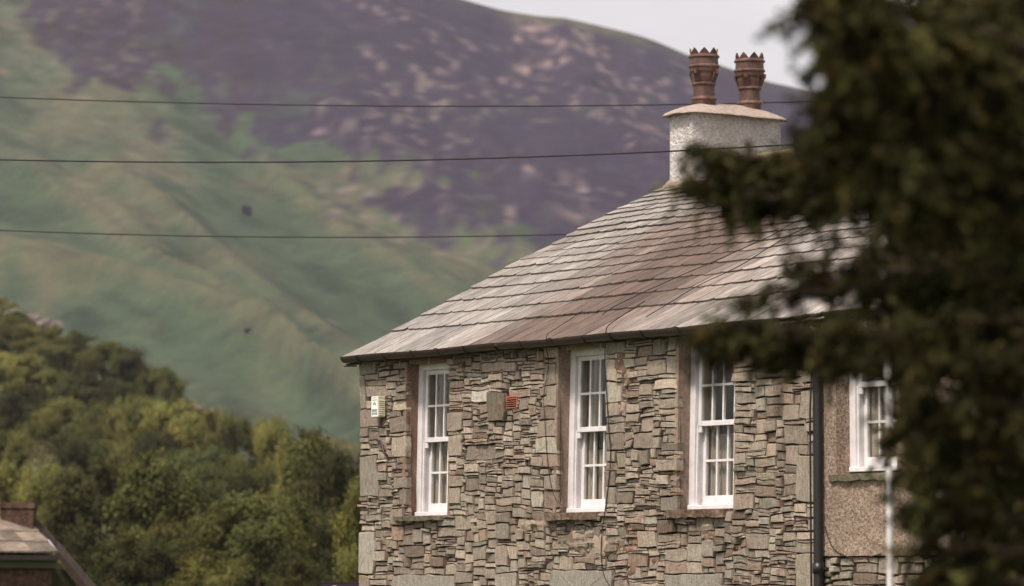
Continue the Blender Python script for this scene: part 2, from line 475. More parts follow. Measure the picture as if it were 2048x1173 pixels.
def rubble(name, x0, x1, z0, z1, holes, feats, parent, seed, big=1.0, roundy=0.0, yoff=0.0):
    rnd = random.Random(seed)
    dx, dz = 0.025, 0.0125
    nx, nz = int(round((x1 - x0) / dx)), int(round((z1 - z0) / dz))
    occ = np.zeros((nz, nx), bool)
    def cells(r): return (max(0, int(round((r[0] - x0) / dx))), min(nx, int(round((r[1] - x0) / dx))), max(0, int(round((r[2] - z0) / dz))), min(nz, int(round((r[3] - z0) / dz))))
    for h in holes:
        a, b, c, d = cells(h); occ[c:d, a:b] = True
    items = []
    for f_ in feats:
        a, b, c, d = cells(f_[:4]); occ[c:d, a:b] = True; items.append((a, b, c, d, f_[4], f_[5]))
    for iz in range(nz):
        ix = 0
        while ix < nx:
            if occ[iz, ix]: ix += 1; continue
            run = 0
            while ix + run < nx and not occ[iz, ix + run] and run < 26: run += 1
            hh = rnd.choice((2, 2, 3, 3, 4, 5, 5, 6, 6, 7, 7, 8, 9, 10)) if rnd.random() > 0.06 else rnd.choice((12, 14))
            hh = max(2, int(hh * big * (0.55 + 0.95 * float(vnoise((x0 + ix * dx) * 1.3, (z0 + iz * dz) * 2.2, seed + 40)))))
            w = max(4, int(hh * 0.5 * rnd.uniform(1.3, 4.4)) if hh > 3 else rnd.randint(6, 17))
            w = int(min(w, 22 * big))
            if run - w < 4: w = run if run <= 24 * big else run // 2
            hh = min(hh, max(2, int(w * 2 * 0.95)))
            h = 1
            while h < hh and iz + h < nz and not occ[iz + h, ix:ix + w].any(): h += 1
            if nz - (iz + h) < 3 and not occ[iz + h:nz, ix:ix + w].any(): h = nz - iz
            occ[iz:iz + h, ix:ix + w] = True
            items.append((ix, ix + w, iz, iz + h, None, None))
            ix += w
    mb = MB()
    jx, jz = 0.013, 0.0075
    def wp(i, j):
        x, z = x0 + i * dx, z0 + j * dz
        b = 0.0 if (i <= 0 or i >= nx) else 1.0
        bz = 0.0 if j >= nz else 1.0
        x += (hsh(i, j, seed) - .5) * 2 * jx * b; z += (hsh(i, j, seed + 5) - .5) * 2 * jz * bz
        z += 0.030 * (float(vnoise(x * 1.1, z * 1.9, seed)) - .5) * bz
        ed = b * bz
        for h_ in holes:
            if h_[0] - .03 < x < h_[1] + .03 and h_[2] - .03 < z < h_[3] + .03: ed *= .35
        z += 0.030 * (float(vnoise(x * 4.5, z * 7.0, seed + 21)) - .5) * ed
        x += 0.055 * (float(vnoise(x * 5.0, z * 6.0, seed + 22)) - .5) * ed
        return np.array([x, z])
    for (a, b, c, d, ft, fy) in items:
        g = rnd.uniform(0.003, 0.008)
        if (d - c) <= 3: g = 0.0035
        pts = []
        W_, H_ = (b - a) * dx, (d - c) * dz
        def side(p, q, ins):
            n = max(abs(q[0] - p[0]) // 4, abs(q[1] - p[1]) // 7, 1)
            r = []
            for k_ in range(n + 1):
                i = p[0] + (q[0] - p[0]) * k_ / n; j = p[1] + (q[1] - p[1]) * k_ / n
                if n > 1 or k_ in (0, n): r.append((wp(round(i), round(j)) + np.array(ins) * g, k_ in (0, n)))
            return r
        raw = side((a, c), (b, c), (0, 1)) + side((b, c), (b, d), (-1, 0)) + side((b, d), (a, d), (0, -1)) + side((a, d), (a, c), (1, 0))
        ctr = np.array([x0 + (a + b) / 2 * dx, z0 + (c + d) / 2 * dz])
        ch = min(W_, H_) * (0.05 + roundy) * rnd.uniform(0.2, 2.2)
        for q, corner in raw:
            if corner:
                dv = ctr - q; L = np.hypot(*dv) + 1e-6
                q = q + dv / L * ch * rnd.uniform(0.2, 1.0)
            pts.append(q)
        # move chamfered corner pairs apart so that the outline is a rounded polygon
        P = np.array(pts)
        P = P * (0.92 - roundy) + (np.roll(P, 1, 0) + np.roll(P, -1, 0)) * (.04 + roundy / 2)
        cx = x0 + (a + b) / 2 * dx; cz = z0 + (c + d) / 2 * dz
        if ft is None:
            t_ = stone_tint(rnd, 0.12 if vnoise(cx * .8, cz * .9, 3) > .6 else 0)
            yf = yoff + rnd.gauss(0.0, 0.012) - 0.006
            if big == 1.0:                                     # damp stain under the sills; top course tinted darker
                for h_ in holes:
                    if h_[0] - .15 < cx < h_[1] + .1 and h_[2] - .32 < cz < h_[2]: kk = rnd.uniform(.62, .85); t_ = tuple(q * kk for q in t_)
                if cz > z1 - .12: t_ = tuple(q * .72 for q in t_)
            yf = max(min(yf, yoff + 0.014), yoff - 0.038)
        else: t_, yf = ft, yoff + fy
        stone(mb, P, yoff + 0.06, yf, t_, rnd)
    return mb.build(name, M['stone'], parent, smooth=False, fix=True)

def mortar_sheet(x0, x1, z0, z1, holes, parent, patches, name='mortar', seed=4):
    nx, nz = int((x1 - x0) / .02), int((z1 - z0) / .02)
    X, Z = np.meshgrid(np.linspace(x0, x1, nx), np.linspace(z0, z1, nz), indexing='ij')
    m = np.zeros_like(X)
    for (px, pz, rx, rz, a) in patches:
        m = np.maximum(m, a * np.exp(-((X - px) / rx) ** 2 - ((Z - pz) / rz) ** 2))
    m = np.clip((m * .62 + 1.5 * (fbm(X * 6, Z * 11, seed, 5) - .5) * (m > .08)) * 1.9 - .4, 0, 1)
    Y = 0.034 - 0.050 * m + 0.012 * (fbm(X * 14, Z * 14, seed + 3) - .5)
    V = np.stack([X, Y, Z], -1)
    dark = np.array([0.075, 0.05, 0.038]); tan = np.array([0.43, 0.35, 0.28]); warm = np.array([0.25, 0.16, 0.115])
    k = fbm(X * 2, Z * 2, seed + 9)[..., None]
    fill = tan * (k > .5) + warm * (k <= .5)
    T = dark * (1 - m[..., None]) + fill * m[..., None]
    xc = (X[:-1, :-1] + X[1:, 1:]) / 2; zc = (Z[:-1, :-1] + Z[1:, 1:]) / 2
    keep = np.ones_like(xc, bool)
    for h in holes: keep &= ~((xc > h[0] - .0) & (xc < h[1] + .0) & (zc > h[2]) & (zc < h[3]))
    return grid_mesh(name, V, M['mortar'], parent, T, True, keep)

# ------------------------------------------------------------------ the stone house
XR = 7.66                                  # party line with the neighbour
PROF = [(-0.20, 5.163), (0.448, 5.475), (0.829, 5.659), (1.153, 5.821), (1.717, 6.1), (2.358, 6.426), (2.774, 6.628), (3.337, 6.902), (4.292, 7.318), (4.90, 7.575)]
def roofz(y):
    return float(np.interp(y, [p[0] for p in PROF], [p[1] for p in PROF]))
COURSES = [-0.20, .448, .829, 1.153, 1.454, 1.717, 1.947, 2.159, 2.358, 2.573, 2.774, 2.949, 3.146, 3.337, 3.51, 3.68, 3.85, 4.01, 4.17, 4.33, 4.49, 4.64, 4.78, 4.90]

house = empty('stone_house', (0, 0, 0))
tag(house, 'grey-brown rubble stone house with slate roof and three white sash windows', 'house')
WIN = [(0.85, 1.63, 3.47, 5.10, 0.055), (3.56, 4.37, 3.465, 5.12, 0.06), (5.52, 6.37, 3.465, 5.13, 0.055)]
XRT = {0.85: 0.70, 3.56: 0.73, 5.52: 0.745, 7.90: 0.74}          # width of the joinery; a thick rendered jamb fills the rest
holes = [(a + .04, b + .04, c - .02, d) for a, b, c, d, _ in WIN]
def ft(x0, x1, z0, z1, c, y=-0.015): return (x0, x1, z0, z1, c, y)
feats = []
grey, buff, pale = (0.27, 0.245, 0.205), (0.28, 0.23, 0.185), (0.36, 0.335, 0.29)
for (z0, z1, w) in ((5.0, 5.17, .30), (4.62, 5.0, .13), (4.42, 4.62, .40), (3.68, 4.12, .34), (2.86, 3.33, .28), (2.5, 2.86, .2), (2.1, 2.5, .35), (1.6, 2.1, .2), (1.2, 1.6, .38), (.6, 1.2, .22), (0, .6, .4)):
    feats.append(ft(0, w, z0, z1, (pale if 2.8 < z0 < 2.9 else (grey if R.random() < .5 else buff)), -0.012))
for (z0, z1, w) in ((4.6, 4.72, .25), (4.28, 4.55, .24), (3.5, 3.95, .30), (2.62, 3.05, .32), (2.1, 2.6, .3), (1.5, 2.0, .36), (.8, 1.4, .3), (0, .7, .4)):
    feats.append(ft(XR - .03 - w, XR - .03, z0, z1, (.31, .275, .22), -0.015))
rq_ = random.Random(12)
for a, b, c, d, _ in WIN:                         # bigger stones down both sides of the openings
    z = c - .02; k_ = 0
    while z < d - .05:
        h1 = rq_.choice((.04, .07, .1, .13, .17, .22))
        if rq_.random() < .35: z += h1; continue
        if d - z - h1 < .08: h1 = d - z
        feats.append(ft(a + .04 - (rq_.uniform(.13, .36)), a + .04, z, z + h1, stone_tint(rq_), rq_.uniform(-.02, .004)))
        h2 = h1
        feats.append(ft(b + .04, b + .04 + rq_.uniform(.14, .34), z, z + h2, stone_tint(rq_), rq_.uniform(-.025, -.008)))
        z += h1; k_ += 1
for a, b, c, d, _ in WIN:                         # stone heads over the openings
    feats.append(ft(a - .12, b + .17, d, 5.17, (0.17, 0.115, 0.085), 0.004))
pq0, pq1 = W(977, 783), W(1013, 843)
feats.append(ft(pq0[0], pq1[0], pq1[1], pq0[1] - .01, (0.17, 0.145, 0.11), -0.035))      # upright slab beside the vent
vt0, vt1 = W(1014, 795), W(1034, 817)
feats.append(ft(vt0[0], vt1[0], vt1[1], vt0[1], (0.3, 0.12, 0.08), 0.03))
feats.append(ft(2.10, 2.40, 4.63, 4.75, (0.5, 0.47, 0.43), -0.012))
arch = [(785, 912, 1150), (1103, 1228, 1140), (1330, 1450, 1152)]
for (xa, xb, y) in arch:
    a_ = W(xa, y)[0]; b_ = W(xb, y)[0]; zt = W((xa + xb) / 2, y)[1]
    feats.append(ft(a_, b_, zt - .5, zt, (0.29, 0.27, 0.235), -0.03))
feats = [f_ for f_ in feats if f_[1] > f_[0] + .02]
rubble('wall', 0, XR - .03, 0, 5.17, holes, feats, house, 21)
patches = [(4.15, 3.15, .6, .20, 1.25), (4.66, 4.65, .17, .5, 1.1), (5.0, 3.3, .5, .22, .6), (3.2, 3.35, .3, .12, .8), (6.0, 3.25, .5, .15, .8), (1.0, 2.9, .6, .15, .5), (4.9, 2.9, .5, .15, .7), (.3, 4.9, .3, .3, .3)]
mortar_sheet(0.005, XR, 0, 5.17, holes, house, patches)
# body of the building: gable, back wall and floors
b = MB()
z_g = [(0.1, 0)] + [(y, roofz(y) - .05) for y in (0.1, 1.0, 2.0, 3.0, 4.0, 4.9)] + [(9.6, 5.1), (9.6, 0)]
for xx in (0.01, 0.3):
    pass
n = len(z_g)
b.add([(0.01, y, z) for y, z in z_g] + [(0.35, y, z) for y, z in z_g], [tuple(range(n)), tuple(range(2 * n - 1, n - 1, -1))] + [(i, (i + 1) % n, n + (i + 1) % n, n + i) for i in range(n)])
b.box((0.36, 9.3, 0), (XR - .01, 9.6, 5.0))
b.build('gable_wall', M['roughcast'], house)
b = MB(); b.box((0.36, 0.5, 3.0), (XR - .02, 9.25, 3.1)); b.box((0.36, 0.5, 5.14), (XR - .02, 9.25, 5.17)); b.box((.36, 2.2, 3.12), (XR - .02, 2.26, 5.1))
for (a_, b_) in ((.36, .78), (1.75, 3.5), (4.5, 5.45), (6.5, XR - .02)):
    b.box((a_, .30, 0.0), (b_, .33, 5.13))
b.box((.36, .30, 0), (XR - .02, .335, 3.40))
b.build('interior', M['dark'], house)
b = MB(); b.box((-0.08, -0.13, 5.135), (XR, 0.02, 5.16)); b.box((-0.08, -0.085, 5.16), (XR, -0.06, 5.205)); b.build('soffit', M['wood'], house)

def sash_window(par, x0, x1, z0, z1, lean, mid, jamb_mat, depth=0.15, name='window'):
    """white box sash window set depth behind the wall face, leaning slightly"""
    def sh(o):
        me = o.data
        for v in me.vertices: v.co.x += lean * (v.co.z - z0) / (z1 - z0)
    zb = z0; xo = x1; x1 = x0 + XRT[x0]
    b = MB()
    fy = depth
    b.box((x0 - .02, fy, zb), (x0 + .075, fy + .16, z1), bev=.004)
    b.box((x1 - .075, fy, zb), (x1 + .02, fy + .16, z1), bev=.004)
    b.box((x0 + .075, fy + .003, z1 - .07), (x1 - .075, fy + .16, z1), bev=.004)
    b.box((x0 + .02, fy - .035, zb), (x1 - .02, fy + .18, zb + .045), bev=.006)
    b.box((x0 + .075, fy + .028, zb + .045), (x0 + .09, fy + .05, mid))          # staff bead
    b.box((x1 - .09, fy + .028, zb + .045), (x1 - .075, fy + .05, mid))
    fr = b.build(name, M['white'], par); sh(fr)
    def sash(xa, xb, za, zt, y, bot, top, nm):
        s = MB(); st = .045
        s.box((xa, y, za), (xa + st, y + .04, zt), bev=.003)
        s.box((xb - st, y, za), (xb, y + .04, zt), bev=.003)
        s.box((xa + st, y + .001, za), (xb - st, y + .04, za + bot), bev=.003)
        s.box((xa + st, y + .001, zt - top), (xb - st, y + .04, zt), bev=.003)
        w = (xb - xa - 2 * st) / 3
        for k in (1, 2): s.box((xa + st + w * k - .011, y + .004, za + bot), (xa + st + w * k + .011, y + .032, zt - top))
        zm = (za + bot + zt - top) / 2
        s.box((xa + st, y + .002, zm - .011), (xb - st, y + .034, zm + .011))
        o = s.build(nm, M['white'], fr); sh(o)
        g = MB(); g.box((xa + .02, y + .016, za + .02), (xb - .02, y + .020, zt - .02))
        og = g.build('glass', M['glass'], fr); sh(og)
    ixa, ixb = x0 + .08, x1 - .08
    sash(ixa, ixb, mid - .02, z1 - .072, fy + .035, .05, .045, 'upper_sash')
    sash(ixa, ixb, zb + .05, mid + .03, fy + .10, .085, .045, 'lower_sash')
    for xx in (ixa, ixb - .045):                                      # horns under the meeting rail
        h = MB(); h.box((xx + .001, fy + .037, mid - .085), (xx + .044, fy + .073, mid - .02), bev=.008)
        sh(h.build('sash_horn', M['white'], fr))
    c = MB()
    rnd = random.Random(int(x0 * 100))
    N = 90
    for (ca, cb, za, zt) in ((x0 + .02, x0 + rnd.uniform(.16, .30), zb, z1), (x1 - rnd.uniform(.12, .27), x1 - .02, zb, z1), (x0 + .02, x1 - .02 - rnd.uniform(0, .2), zb, zb + rnd.uniform(.5, .8))):
        vs, fs = [], []
        off = .02 if zt < z1 else 0.0
        ph = rnd.uniform(0, 6)
        for i in range(N + 1):
            u = i / N; x = ca + (cb - ca) * u
            nf = (cb - ca) / .055
            y = fy + .165 + off + .016 * math.sin(ph + u * nf * 6.28 + 1.3 * math.sin(u * 9 + ph)) + .006 * math.sin(u * nf * 15)
            vs += [(x, y, za + .03), (x, y + .004, zt)]
            if i: fs.append((2 * i - 2, 2 * i, 2 * i + 1, 2 * i - 1))
        c.add(vs, fs)
    cu = c.build('curtain', M['curtain'], fr, smooth=True, fix=False); sh(cu)
    # rendered jambs and head lining the opening
    j = MB()
    j.box((x0 - .05, -0.004, z0 - .03), (x0 - .001, fy + .15, z1 + .01), bev=.006)
    j.box((xo + .001, 0.01, z0 - .03), (xo + .05, fy + .15, z1 + .01), bev=.006); j.box((x1 + .001, fy + .01, z0 - .03), (xo + .001, fy + .15, z1 + .01))
    j.box((x0 - .001, 0.02, z1 - .004), (xo + .001, fy + .15, z1 + .04))
    jo = j.build('window_reveal', jamb_mat, par); sh(jo)
    return fr

for i, (a, b_, c, d, ln) in enumerate(WIN):
    sash_window(house, a, b_, c, d - .02, ln, (4.27, 4.29, 4.285)[i], M['brownrender' if i == 0 else 'greyrender'])
def slab_sill(x0, x1, z, par, mat, y0=-.11, y1=.18, th=.05, seed=1):
    rnd = random.Random(seed); b = MB(); n = 16
    top, bot = [], []
    vs = []
    for i in range(n + 1):
        x = x0 + (x1 - x0) * i / n
        e = rnd.uniform(-.012, .012) + (.045 if i in (0, n) else 0)
        vs += [(x, y0 + e, z + rnd.uniform(-.003, .003)), (x, y0 + e + .02, z - th + rnd.uniform(-.012, .006)), (x, y1, z - th), (x, y1, z + .006)]
    fs = [(0, 1, 2, 3), (4 * n, 4 * n + 3, 4 * n + 2, 4 * n + 1)]
    for i in range(n):
        for k in range(4): fs.append((4 * i + k, 4 * i + (k + 1) % 4, 4 * i + 4 + (k + 1) % 4, 4 * i + 4 + k))
    b.add(vs, fs)
    return b.build('window_sill', mat, par)
slab_sill(0.72, 1.58, 3.468, house, M['greysill'], -.09, th=.045, seed=2)
slab_sill(3.42, 4.28, 3.462, house, M['sill'], -.09, th=.07, seed=3)
slab_sill(5.41, 6.28, 3.462, house, M['sill'], -.09, th=.07, seed=4)

# slate roof
def slates(name, par, xa, xb, seed, zoff=0.0, wiggle=1.0):
    rnd = random.Random(seed); mb = MB()
    for ci in range(len(COURSES) - 1):
        y0 = COURSES[ci]; y1 = COURSES[ci + 1]
        yt = COURSES[min(ci + 2, len(COURSES) - 1)]
        ex = y1 - y0
        x = xa + rnd.uniform(-.01, .01)
        while x < xb - .03:
            w = rnd.uniform(.55, 1.15) * (0.16 + 0.50 * min(ex, .45))
            if xb - (x + w) < .12: w = xb - x
            nseg = max(3, int(w / .05))
            th = 0.009 + 0.004 * rnd.random() + ex * .005
            lift = rnd.uniform(0, .005); slip = rnd.gauss(0, .005) - (.03 if rnd.random() < .012 else 0); tw = rnd.gauss(0, .004)
            vs = []
            for k in range(nseg + 1):
                u = k / nseg; xx = x + .0045 + (w - .009) * u
                und = 0.012 * (float(vnoise(xx * .9, ci * .35, seed)) - .5) * 2 * wiggle
                yb = y0 + slip + tw * (u - .5) * 2 + rnd.uniform(-.008, .008) + (rnd.choice((.006, .01, .03)) if k in (0, nseg) else 0)
                zb = roofz(yb) + 0.031 + lift + und + zoff
                ytp = yt
                zt = roofz(ytp) + 0.006 + und + zoff - .004
                xs = rnd.gauss(0, .001)
                vs += [(xx + xs, yb, zb), (xx, yb + .004, zb - th), (xx, ytp, zt - th), (xx, ytp, zt)]
            n = nseg
            fs = [(0, 1, 2, 3), (4 * n, 4 * n + 3, 4 * n + 2, 4 * n + 1)]
            for k in range(n):
                for q in range(4): fs.append((4 * k + q, 4 * k + (q + 1) % 4, 4 * k + 4 + (q + 1) % 4, 4 * k + 4 + q))
            xm = x + w / 2
            # brown washed band down the middle of the roof, pale slates either side
            bn = 1.25 * math.exp(-((xm - (3.5 + .25 * math.sin(y0 * 2))) / 1.25) ** 2) + .5 * (float(vnoise(xm * 1.5, y0 * .8, 5)) - .5)
            bn = min(max(bn, 0), 1)
            v = rnd.uniform(.225, .325) * (1 - .62 * bn) * (1.12 if xm > 5 else 1)
            if rnd.random() < .10: v *= 1.15
            if rnd.random() < .10: v *= .8
            col = (v * (.97 + .12 * bn), v * (.885 - .15 * bn), v * (.80 - .23 * bn))
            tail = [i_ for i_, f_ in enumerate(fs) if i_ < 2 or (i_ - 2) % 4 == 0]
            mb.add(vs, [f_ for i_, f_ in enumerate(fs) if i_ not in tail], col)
            mb.add(vs, [fs[i_] for i_ in tail], (.085, .068, .056))      # shade of the gaps painted into butt and side edges
            x += w
    return mb.build(name, M['slate'], par)
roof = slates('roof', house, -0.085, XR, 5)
b = MB()                                            # rear slope and boarding under the slates
ys = [p[0] for p in PROF]
for xx0, xx1 in ((-0.06, XR),):
    vs, fs = [], []
    for y in ys: vs += [(xx0, y + .02, roofz(y) - .012), (xx1, y + .02, roofz(y) - .012)]
    for i in range(len(ys) - 1): fs.append((2 * i, 2 * i + 1, 2 * i + 3, 2 * i + 2))
    k = len(vs)
    vs += [(xx0, 9.9, 5.1), (xx1, 9.9, 5.1), (xx0, 9.9, 5.02), (xx1, 9.9, 5.02), (xx0, 4.9, 7.45), (xx1, 4.9, 7.45), (xx0, -.15, 5.16), (xx1, -.15, 5.16)]
    fs += [(k - 2, k - 1, k + 1, k), (k, k + 1, k + 3, k + 2), (k + 2, k + 3, k + 5, k + 4), (k + 4, k + 5, k + 7, k + 6), (k + 6, k + 7, 1, 0)]
    b.add(vs, fs, (.26, .23, .21))
b.build('roof_boarding', M['slate'], roof)
rt_ = MB(); rnd = random.Random(3)                  # stone ridge tiles, mossy
x = .45
while x < XR:
    w = rnd.uniform(.38, .5); vs, fs = [], []
    for xx in (x, x + w - .006):
        for k in range(7):
            a = math.pi * (k / 6); vs.append((xx, 4.90 - .17 * math.cos(a), 7.56 + .085 * math.sin(a) + rnd.uniform(-.006, .006)))
    for k in range(6): fs.append((k, k + 1, k + 8, k + 7))
    fs += [tuple(range(7)), tuple(range(13, 6, -1))]
    v = rnd.uniform(.8, 1.2); rt_.add(vs, fs, (.30 * v, .26 * v, .15 * v)); x += w
rt_.build('ridge_tile', M['stone'], roof)

# chimney
ch = MB()
cx0, cx1, cy0, cy1 = 0.0, 0.42, 4.22, 5.54
rings = [(6.95, .004), (7.40, .003), (7.50, .001), (7.75, 0), (8.125, 0.0)]
vs, fs = [], []
for (z, e) in rings:
    e2 = e
    vs += [(cx0 - e2, cy0 - e2, z), (cx1 + e2, cy0 - e2, z), (cx1 + e2, cy1 + e2, z), (cx0 - e2, cy1 + e2, z)]
for i in range(len(rings) - 1):
    for k in range(4): fs.append((4 * i + k, 4 * i + (k + 1) % 4, 4 * i + 4 + (k + 1) % 4, 4 * i + 4 + k))
fs.append((4 * (len(rings) - 1), 4 * (len(rings) - 1) + 1, 4 * (len(rings) - 1) + 2, 4 * (len(rings) - 1) + 3))
ch.add(vs, fs)
chim = ch.build('chimney', M['whitecast'], house)
bv = chim.modifiers.new('bevel', 'BEVEL'); bv.width = .018; bv.segments = 2
cp = MB(); rnd = random.Random(9)
ccx, ccy = (cx0 + cx1) / 2, (cy0 + cy1) / 2
hx, hy = .21, .66
prof = [(0.0, 8.118), (.06, 8.113), (.100, 8.104), (.103, 8.109), (.07, 8.136), (.02, 8.170), (-.04, 8.208), (-.10, 8.242), (-.16, 8.266), (-.20, 8.276)]
NR = 72
vs, fs = [], []
for ri, (e, z) in enumerate(prof):
    for j in range(NR):
        a = 2 * math.pi * j / NR
        ca, sa = math.cos(a), math.sin(a)
        p = 7.0 if ri < 5 else 5.0
        r_ = (abs(ca) ** p + abs(sa) ** p) ** (-1 / p)
        ey = e * (1.0 if e > 0 else 2.2)
        jz = (float(vnoise(j * .35, 0, 8)) - .5) * .018 if ri in (2, 3) else 0
        jr = (float(vnoise(j * .6, 3, 8)) - .5) * .02 if ri in (2, 3, 4) else 0
        vs.append((ccx + (hx + e + jr) * ca * r_, ccy + (hy + ey + jr) * sa * r_, z + jz))
for i in range(len(prof) - 1):
    for j in range(NR): fs.append((i * NR + j, i * NR + (j + 1) % NR, (i + 1) * NR + (j + 1) % NR, (i + 1) * NR + j))
fs.append(tuple((len(prof) - 1) * NR + j for j in range(NR)))
cp.add(vs, fs)
cp.build('chimney_cap', M['cement'], chim, smooth=True)
def pot(cx, cy, z, rot, seed):
    rnd = random.Random(seed); b = MB()
    def T(r, z0, z1): return None
    prof = [(.125, -.06), (.137, .0), (.137, .02), (.150, .03), (.152, .045), (.138, .062), (.125, .07), (.123, .195), (.140, .205), (.142, .222), (.127, .232),
            (.130, .25), (.150, .335), (.163, .355), (.168, .40), (.180, .408), (.182, .424), (.166, .436), (.163, .51), (.180, .52), (.181, .536), (.166, .546), (.164, .555), (.148, .555), (.146, .30), (.11, .1)]
    b.lathe(prof, (cx, cy, z), 48)
    for q_, (r_, zz) in enumerate(prof):
        if zz in (.03, .045, .205, .222, .408, .424, .52, .536):
            for j_ in range(48): b.t[q_ * 48 + j_] = (1.8, 2.0, 2.1)
    for k in range(8):                                    # crown of points
        a0 = rot + k * math.pi / 4; vs = []
        for r_ in (.165, .147):
            for (da, dz) in ((-.38, .553), (0, .624), (.38, .553), (-.19, .593), (.19, .593)):
                a = a0 + da; vs.append((cx + r_ * math.cos(a), cy + r_ * math.sin(a), z + dz))
        b.add(vs, [(0, 3, 1, 4, 2), (5, 7, 9, 6, 8)[::-1], (0, 3, 8, 5), (3, 1, 6, 8), (1, 4, 9, 6), (4, 2, 7, 9), (2, 0, 5, 7)], (.9, .85, .85))
    for k in range(4):                                    # louvred vents in the flared neck
        a = rot + .2 + k * math.pi / 2; u = np.array([math.cos(a), math.sin(a), 0]); w = np.array([-u[1], u[0], 0]); c = np.array([cx, cy, z])
        vs = []
        for (rr, ww, zz) in ((.128, .045, .24), (.158, .045, .345), (.178, .040, .345), (.140, .035, .24)):
            for s_ in (-1, 1): vs.append(c + u * rr + w * ww * s_ + ZZ * zz)
        b.add(vs, [(0, 1, 3, 2), (2, 3, 5, 4), (4, 5, 7, 6), (6, 7, 1, 0), (0, 2, 4, 6), (1, 7, 5, 3)], (.8, .8, .8))
        b.box(tuple(c + u * .172 + w * .0 - np.array([.016, .016, -.325])), tuple(c + u * .172 + np.array([.016, .016, .375])), (1.3, 1.25, 1.2))
    return b.build('chimney_pot', M['pot'], chim, smooth=False)
# find pot positions along the stack from where they show
for (px_, rot, sd_) in ((1408, .15, 1), (1499.5, .45, 2)):
    p = onp(px_, 205, (1, 0, 0), .21)
    pot(.21, p[1], 8.268, rot, sd_)
b = MB(); b.box((-.05, 4.02, 7.24), (.47, 4.19, 7.255))
vs = [(-.01, 4.12, roofz(4.12) + .04), (.45, 4.12, roofz(4.12) + .04), (.44, 4.212, 7.37), (-.004, 4.212, 7.37), (-.01, 4.13, roofz(4.12)), (.45, 4.13, roofz(4.12)), (.44, 4.23, 7.2), (-.004, 4.23, 7.2)]
b = MB(); b.add(vs, [(0, 1, 2, 3), (7, 6, 5, 4), (0, 4, 5, 1), (1, 5, 6, 2), (2, 6, 7, 3), (3, 7, 4, 0)])
b.build('mortar_fillet', M['cement'], chim)

# gutter and downpipe
def gutter(par, xa, xb, z, y, drop=0.0, step=.5):
    b = MB(); n = 10; vs, fs = [], []
    prof = [(math.cos(math.pi + math.pi * k / n) * .066, math.sin(math.pi + math.pi * k / n) * .066) for k in range(n + 1)]
    prof2 = [(p[0] * .9, p[1] * .9) for p in prof][::-1]
    pr = prof + prof2; m = len(pr)
    for s_ in range(25):
        x = xa + (xb - xa) * s_ / 24; sag = .006 * math.sin(s_ * .9)
        for p in pr: vs.append((x, y + p[0], z + p[1] + sag))
    for s_ in range(24):
        for k in range(m): fs.append((s_ * m + k, s_ * m + (k + 1) % m, (s_ + 1) * m + (k + 1) % m, (s_ + 1) * m + k))
    fs.append(tuple(range(n + 1)))
    fs.append(tuple(24 * m + k for k in range(n + 1)))
    b.add(vs, fs)
    g = b.build('gutter', M['gutter'], par)
    x = xa + .3; i = 0
    while x < xb - .1:
        c = MB(); wd = .02 if i % 4 != 3 else .055
        vs, fs = [], []
        for xx in (x, x + wd):
            for k in range(n + 1):
                a = math.pi + math.pi * k / n
                vs.append((xx, y + 0.078 * math.cos(a), z + 0.078 * math.sin(a) + .002))
            for k in range(n, -1, -1):
                a = math.pi + math.pi * k / n
                vs.append((xx, y + 0.064 * math.cos(a), z + 0.064 * math.sin(a) + .002))
        q = 2 * (n + 1)
        for k in range(q): fs.append((k, (k + 1) % q, q + (k + 1) % q, q + k))
        fs += [tuple(range(q)), tuple(range(2 * q - 1, q - 1, -1))]
        c.add(vs, fs)
        c.tube([(x + .01, y + .03, z - .03), (x + .01, .0, z - .045)], .006, 6)
        c.build('gutter_bracket', M['gutter'], g)
        h = MB(); h.tube([(x + .06, -.012, z - .075), (x + .065, -.02, z - .13), (x + .08, -.022, z - .14)], .004, 5)
        h.build('hanging_hook', M['lead'], g)
        x += step * (1 + .12 * math.sin(i * 2.1)); i += 1
    return g
g = gutter(house, -0.08, 7.30, 5.195, -.145)
b = MB(); b.tube([(-.12, -.10, 5.12), (.02, -.05, 5.125), (.06, 0.0, 5.13)], [.012, .014, .014], 6); b.tube([(-.14, -.12, 5.10), (.0, -.05, 5.10)], .008, 6)
b.build('lead_spout', M['black'], house)
xp = W(1635, 900, -.07)[0]
b = MB()
b.tube([(xp - .14, -.145, 5.14), (xp - .12, -.14, 5.06), (xp - .02, -.09, 4.92), (xp, -.07, 4.8), (xp + .004, -.07, 4.0), (xp - .002, -.07, 2.0), (xp, -.07, 0.05)], .043, 14)
for z in (4.75, 2.9, 1.2):
    b.tube([(xp, -.07, z - .05), (xp, -.07, z + .05)], .052, 14)
b.build('downpipe', M['black'], house, smooth=True)
for z in (2.9, 4.75): b = MB(); b.box((xp - .09, -.06, z - .01), (xp + .10, -.03, z + .01)); b.build('pipe_clip', M['black'], house)
b = MB(); b.tube([(xp - .06, -.075, 4.85), (xp - .068, -.10, 4.3), (xp - .06, -.105, 3.6), (xp - .062, -.10, 2.4)], .009, 6); b.build('pipe_cable', M['cable'], house)

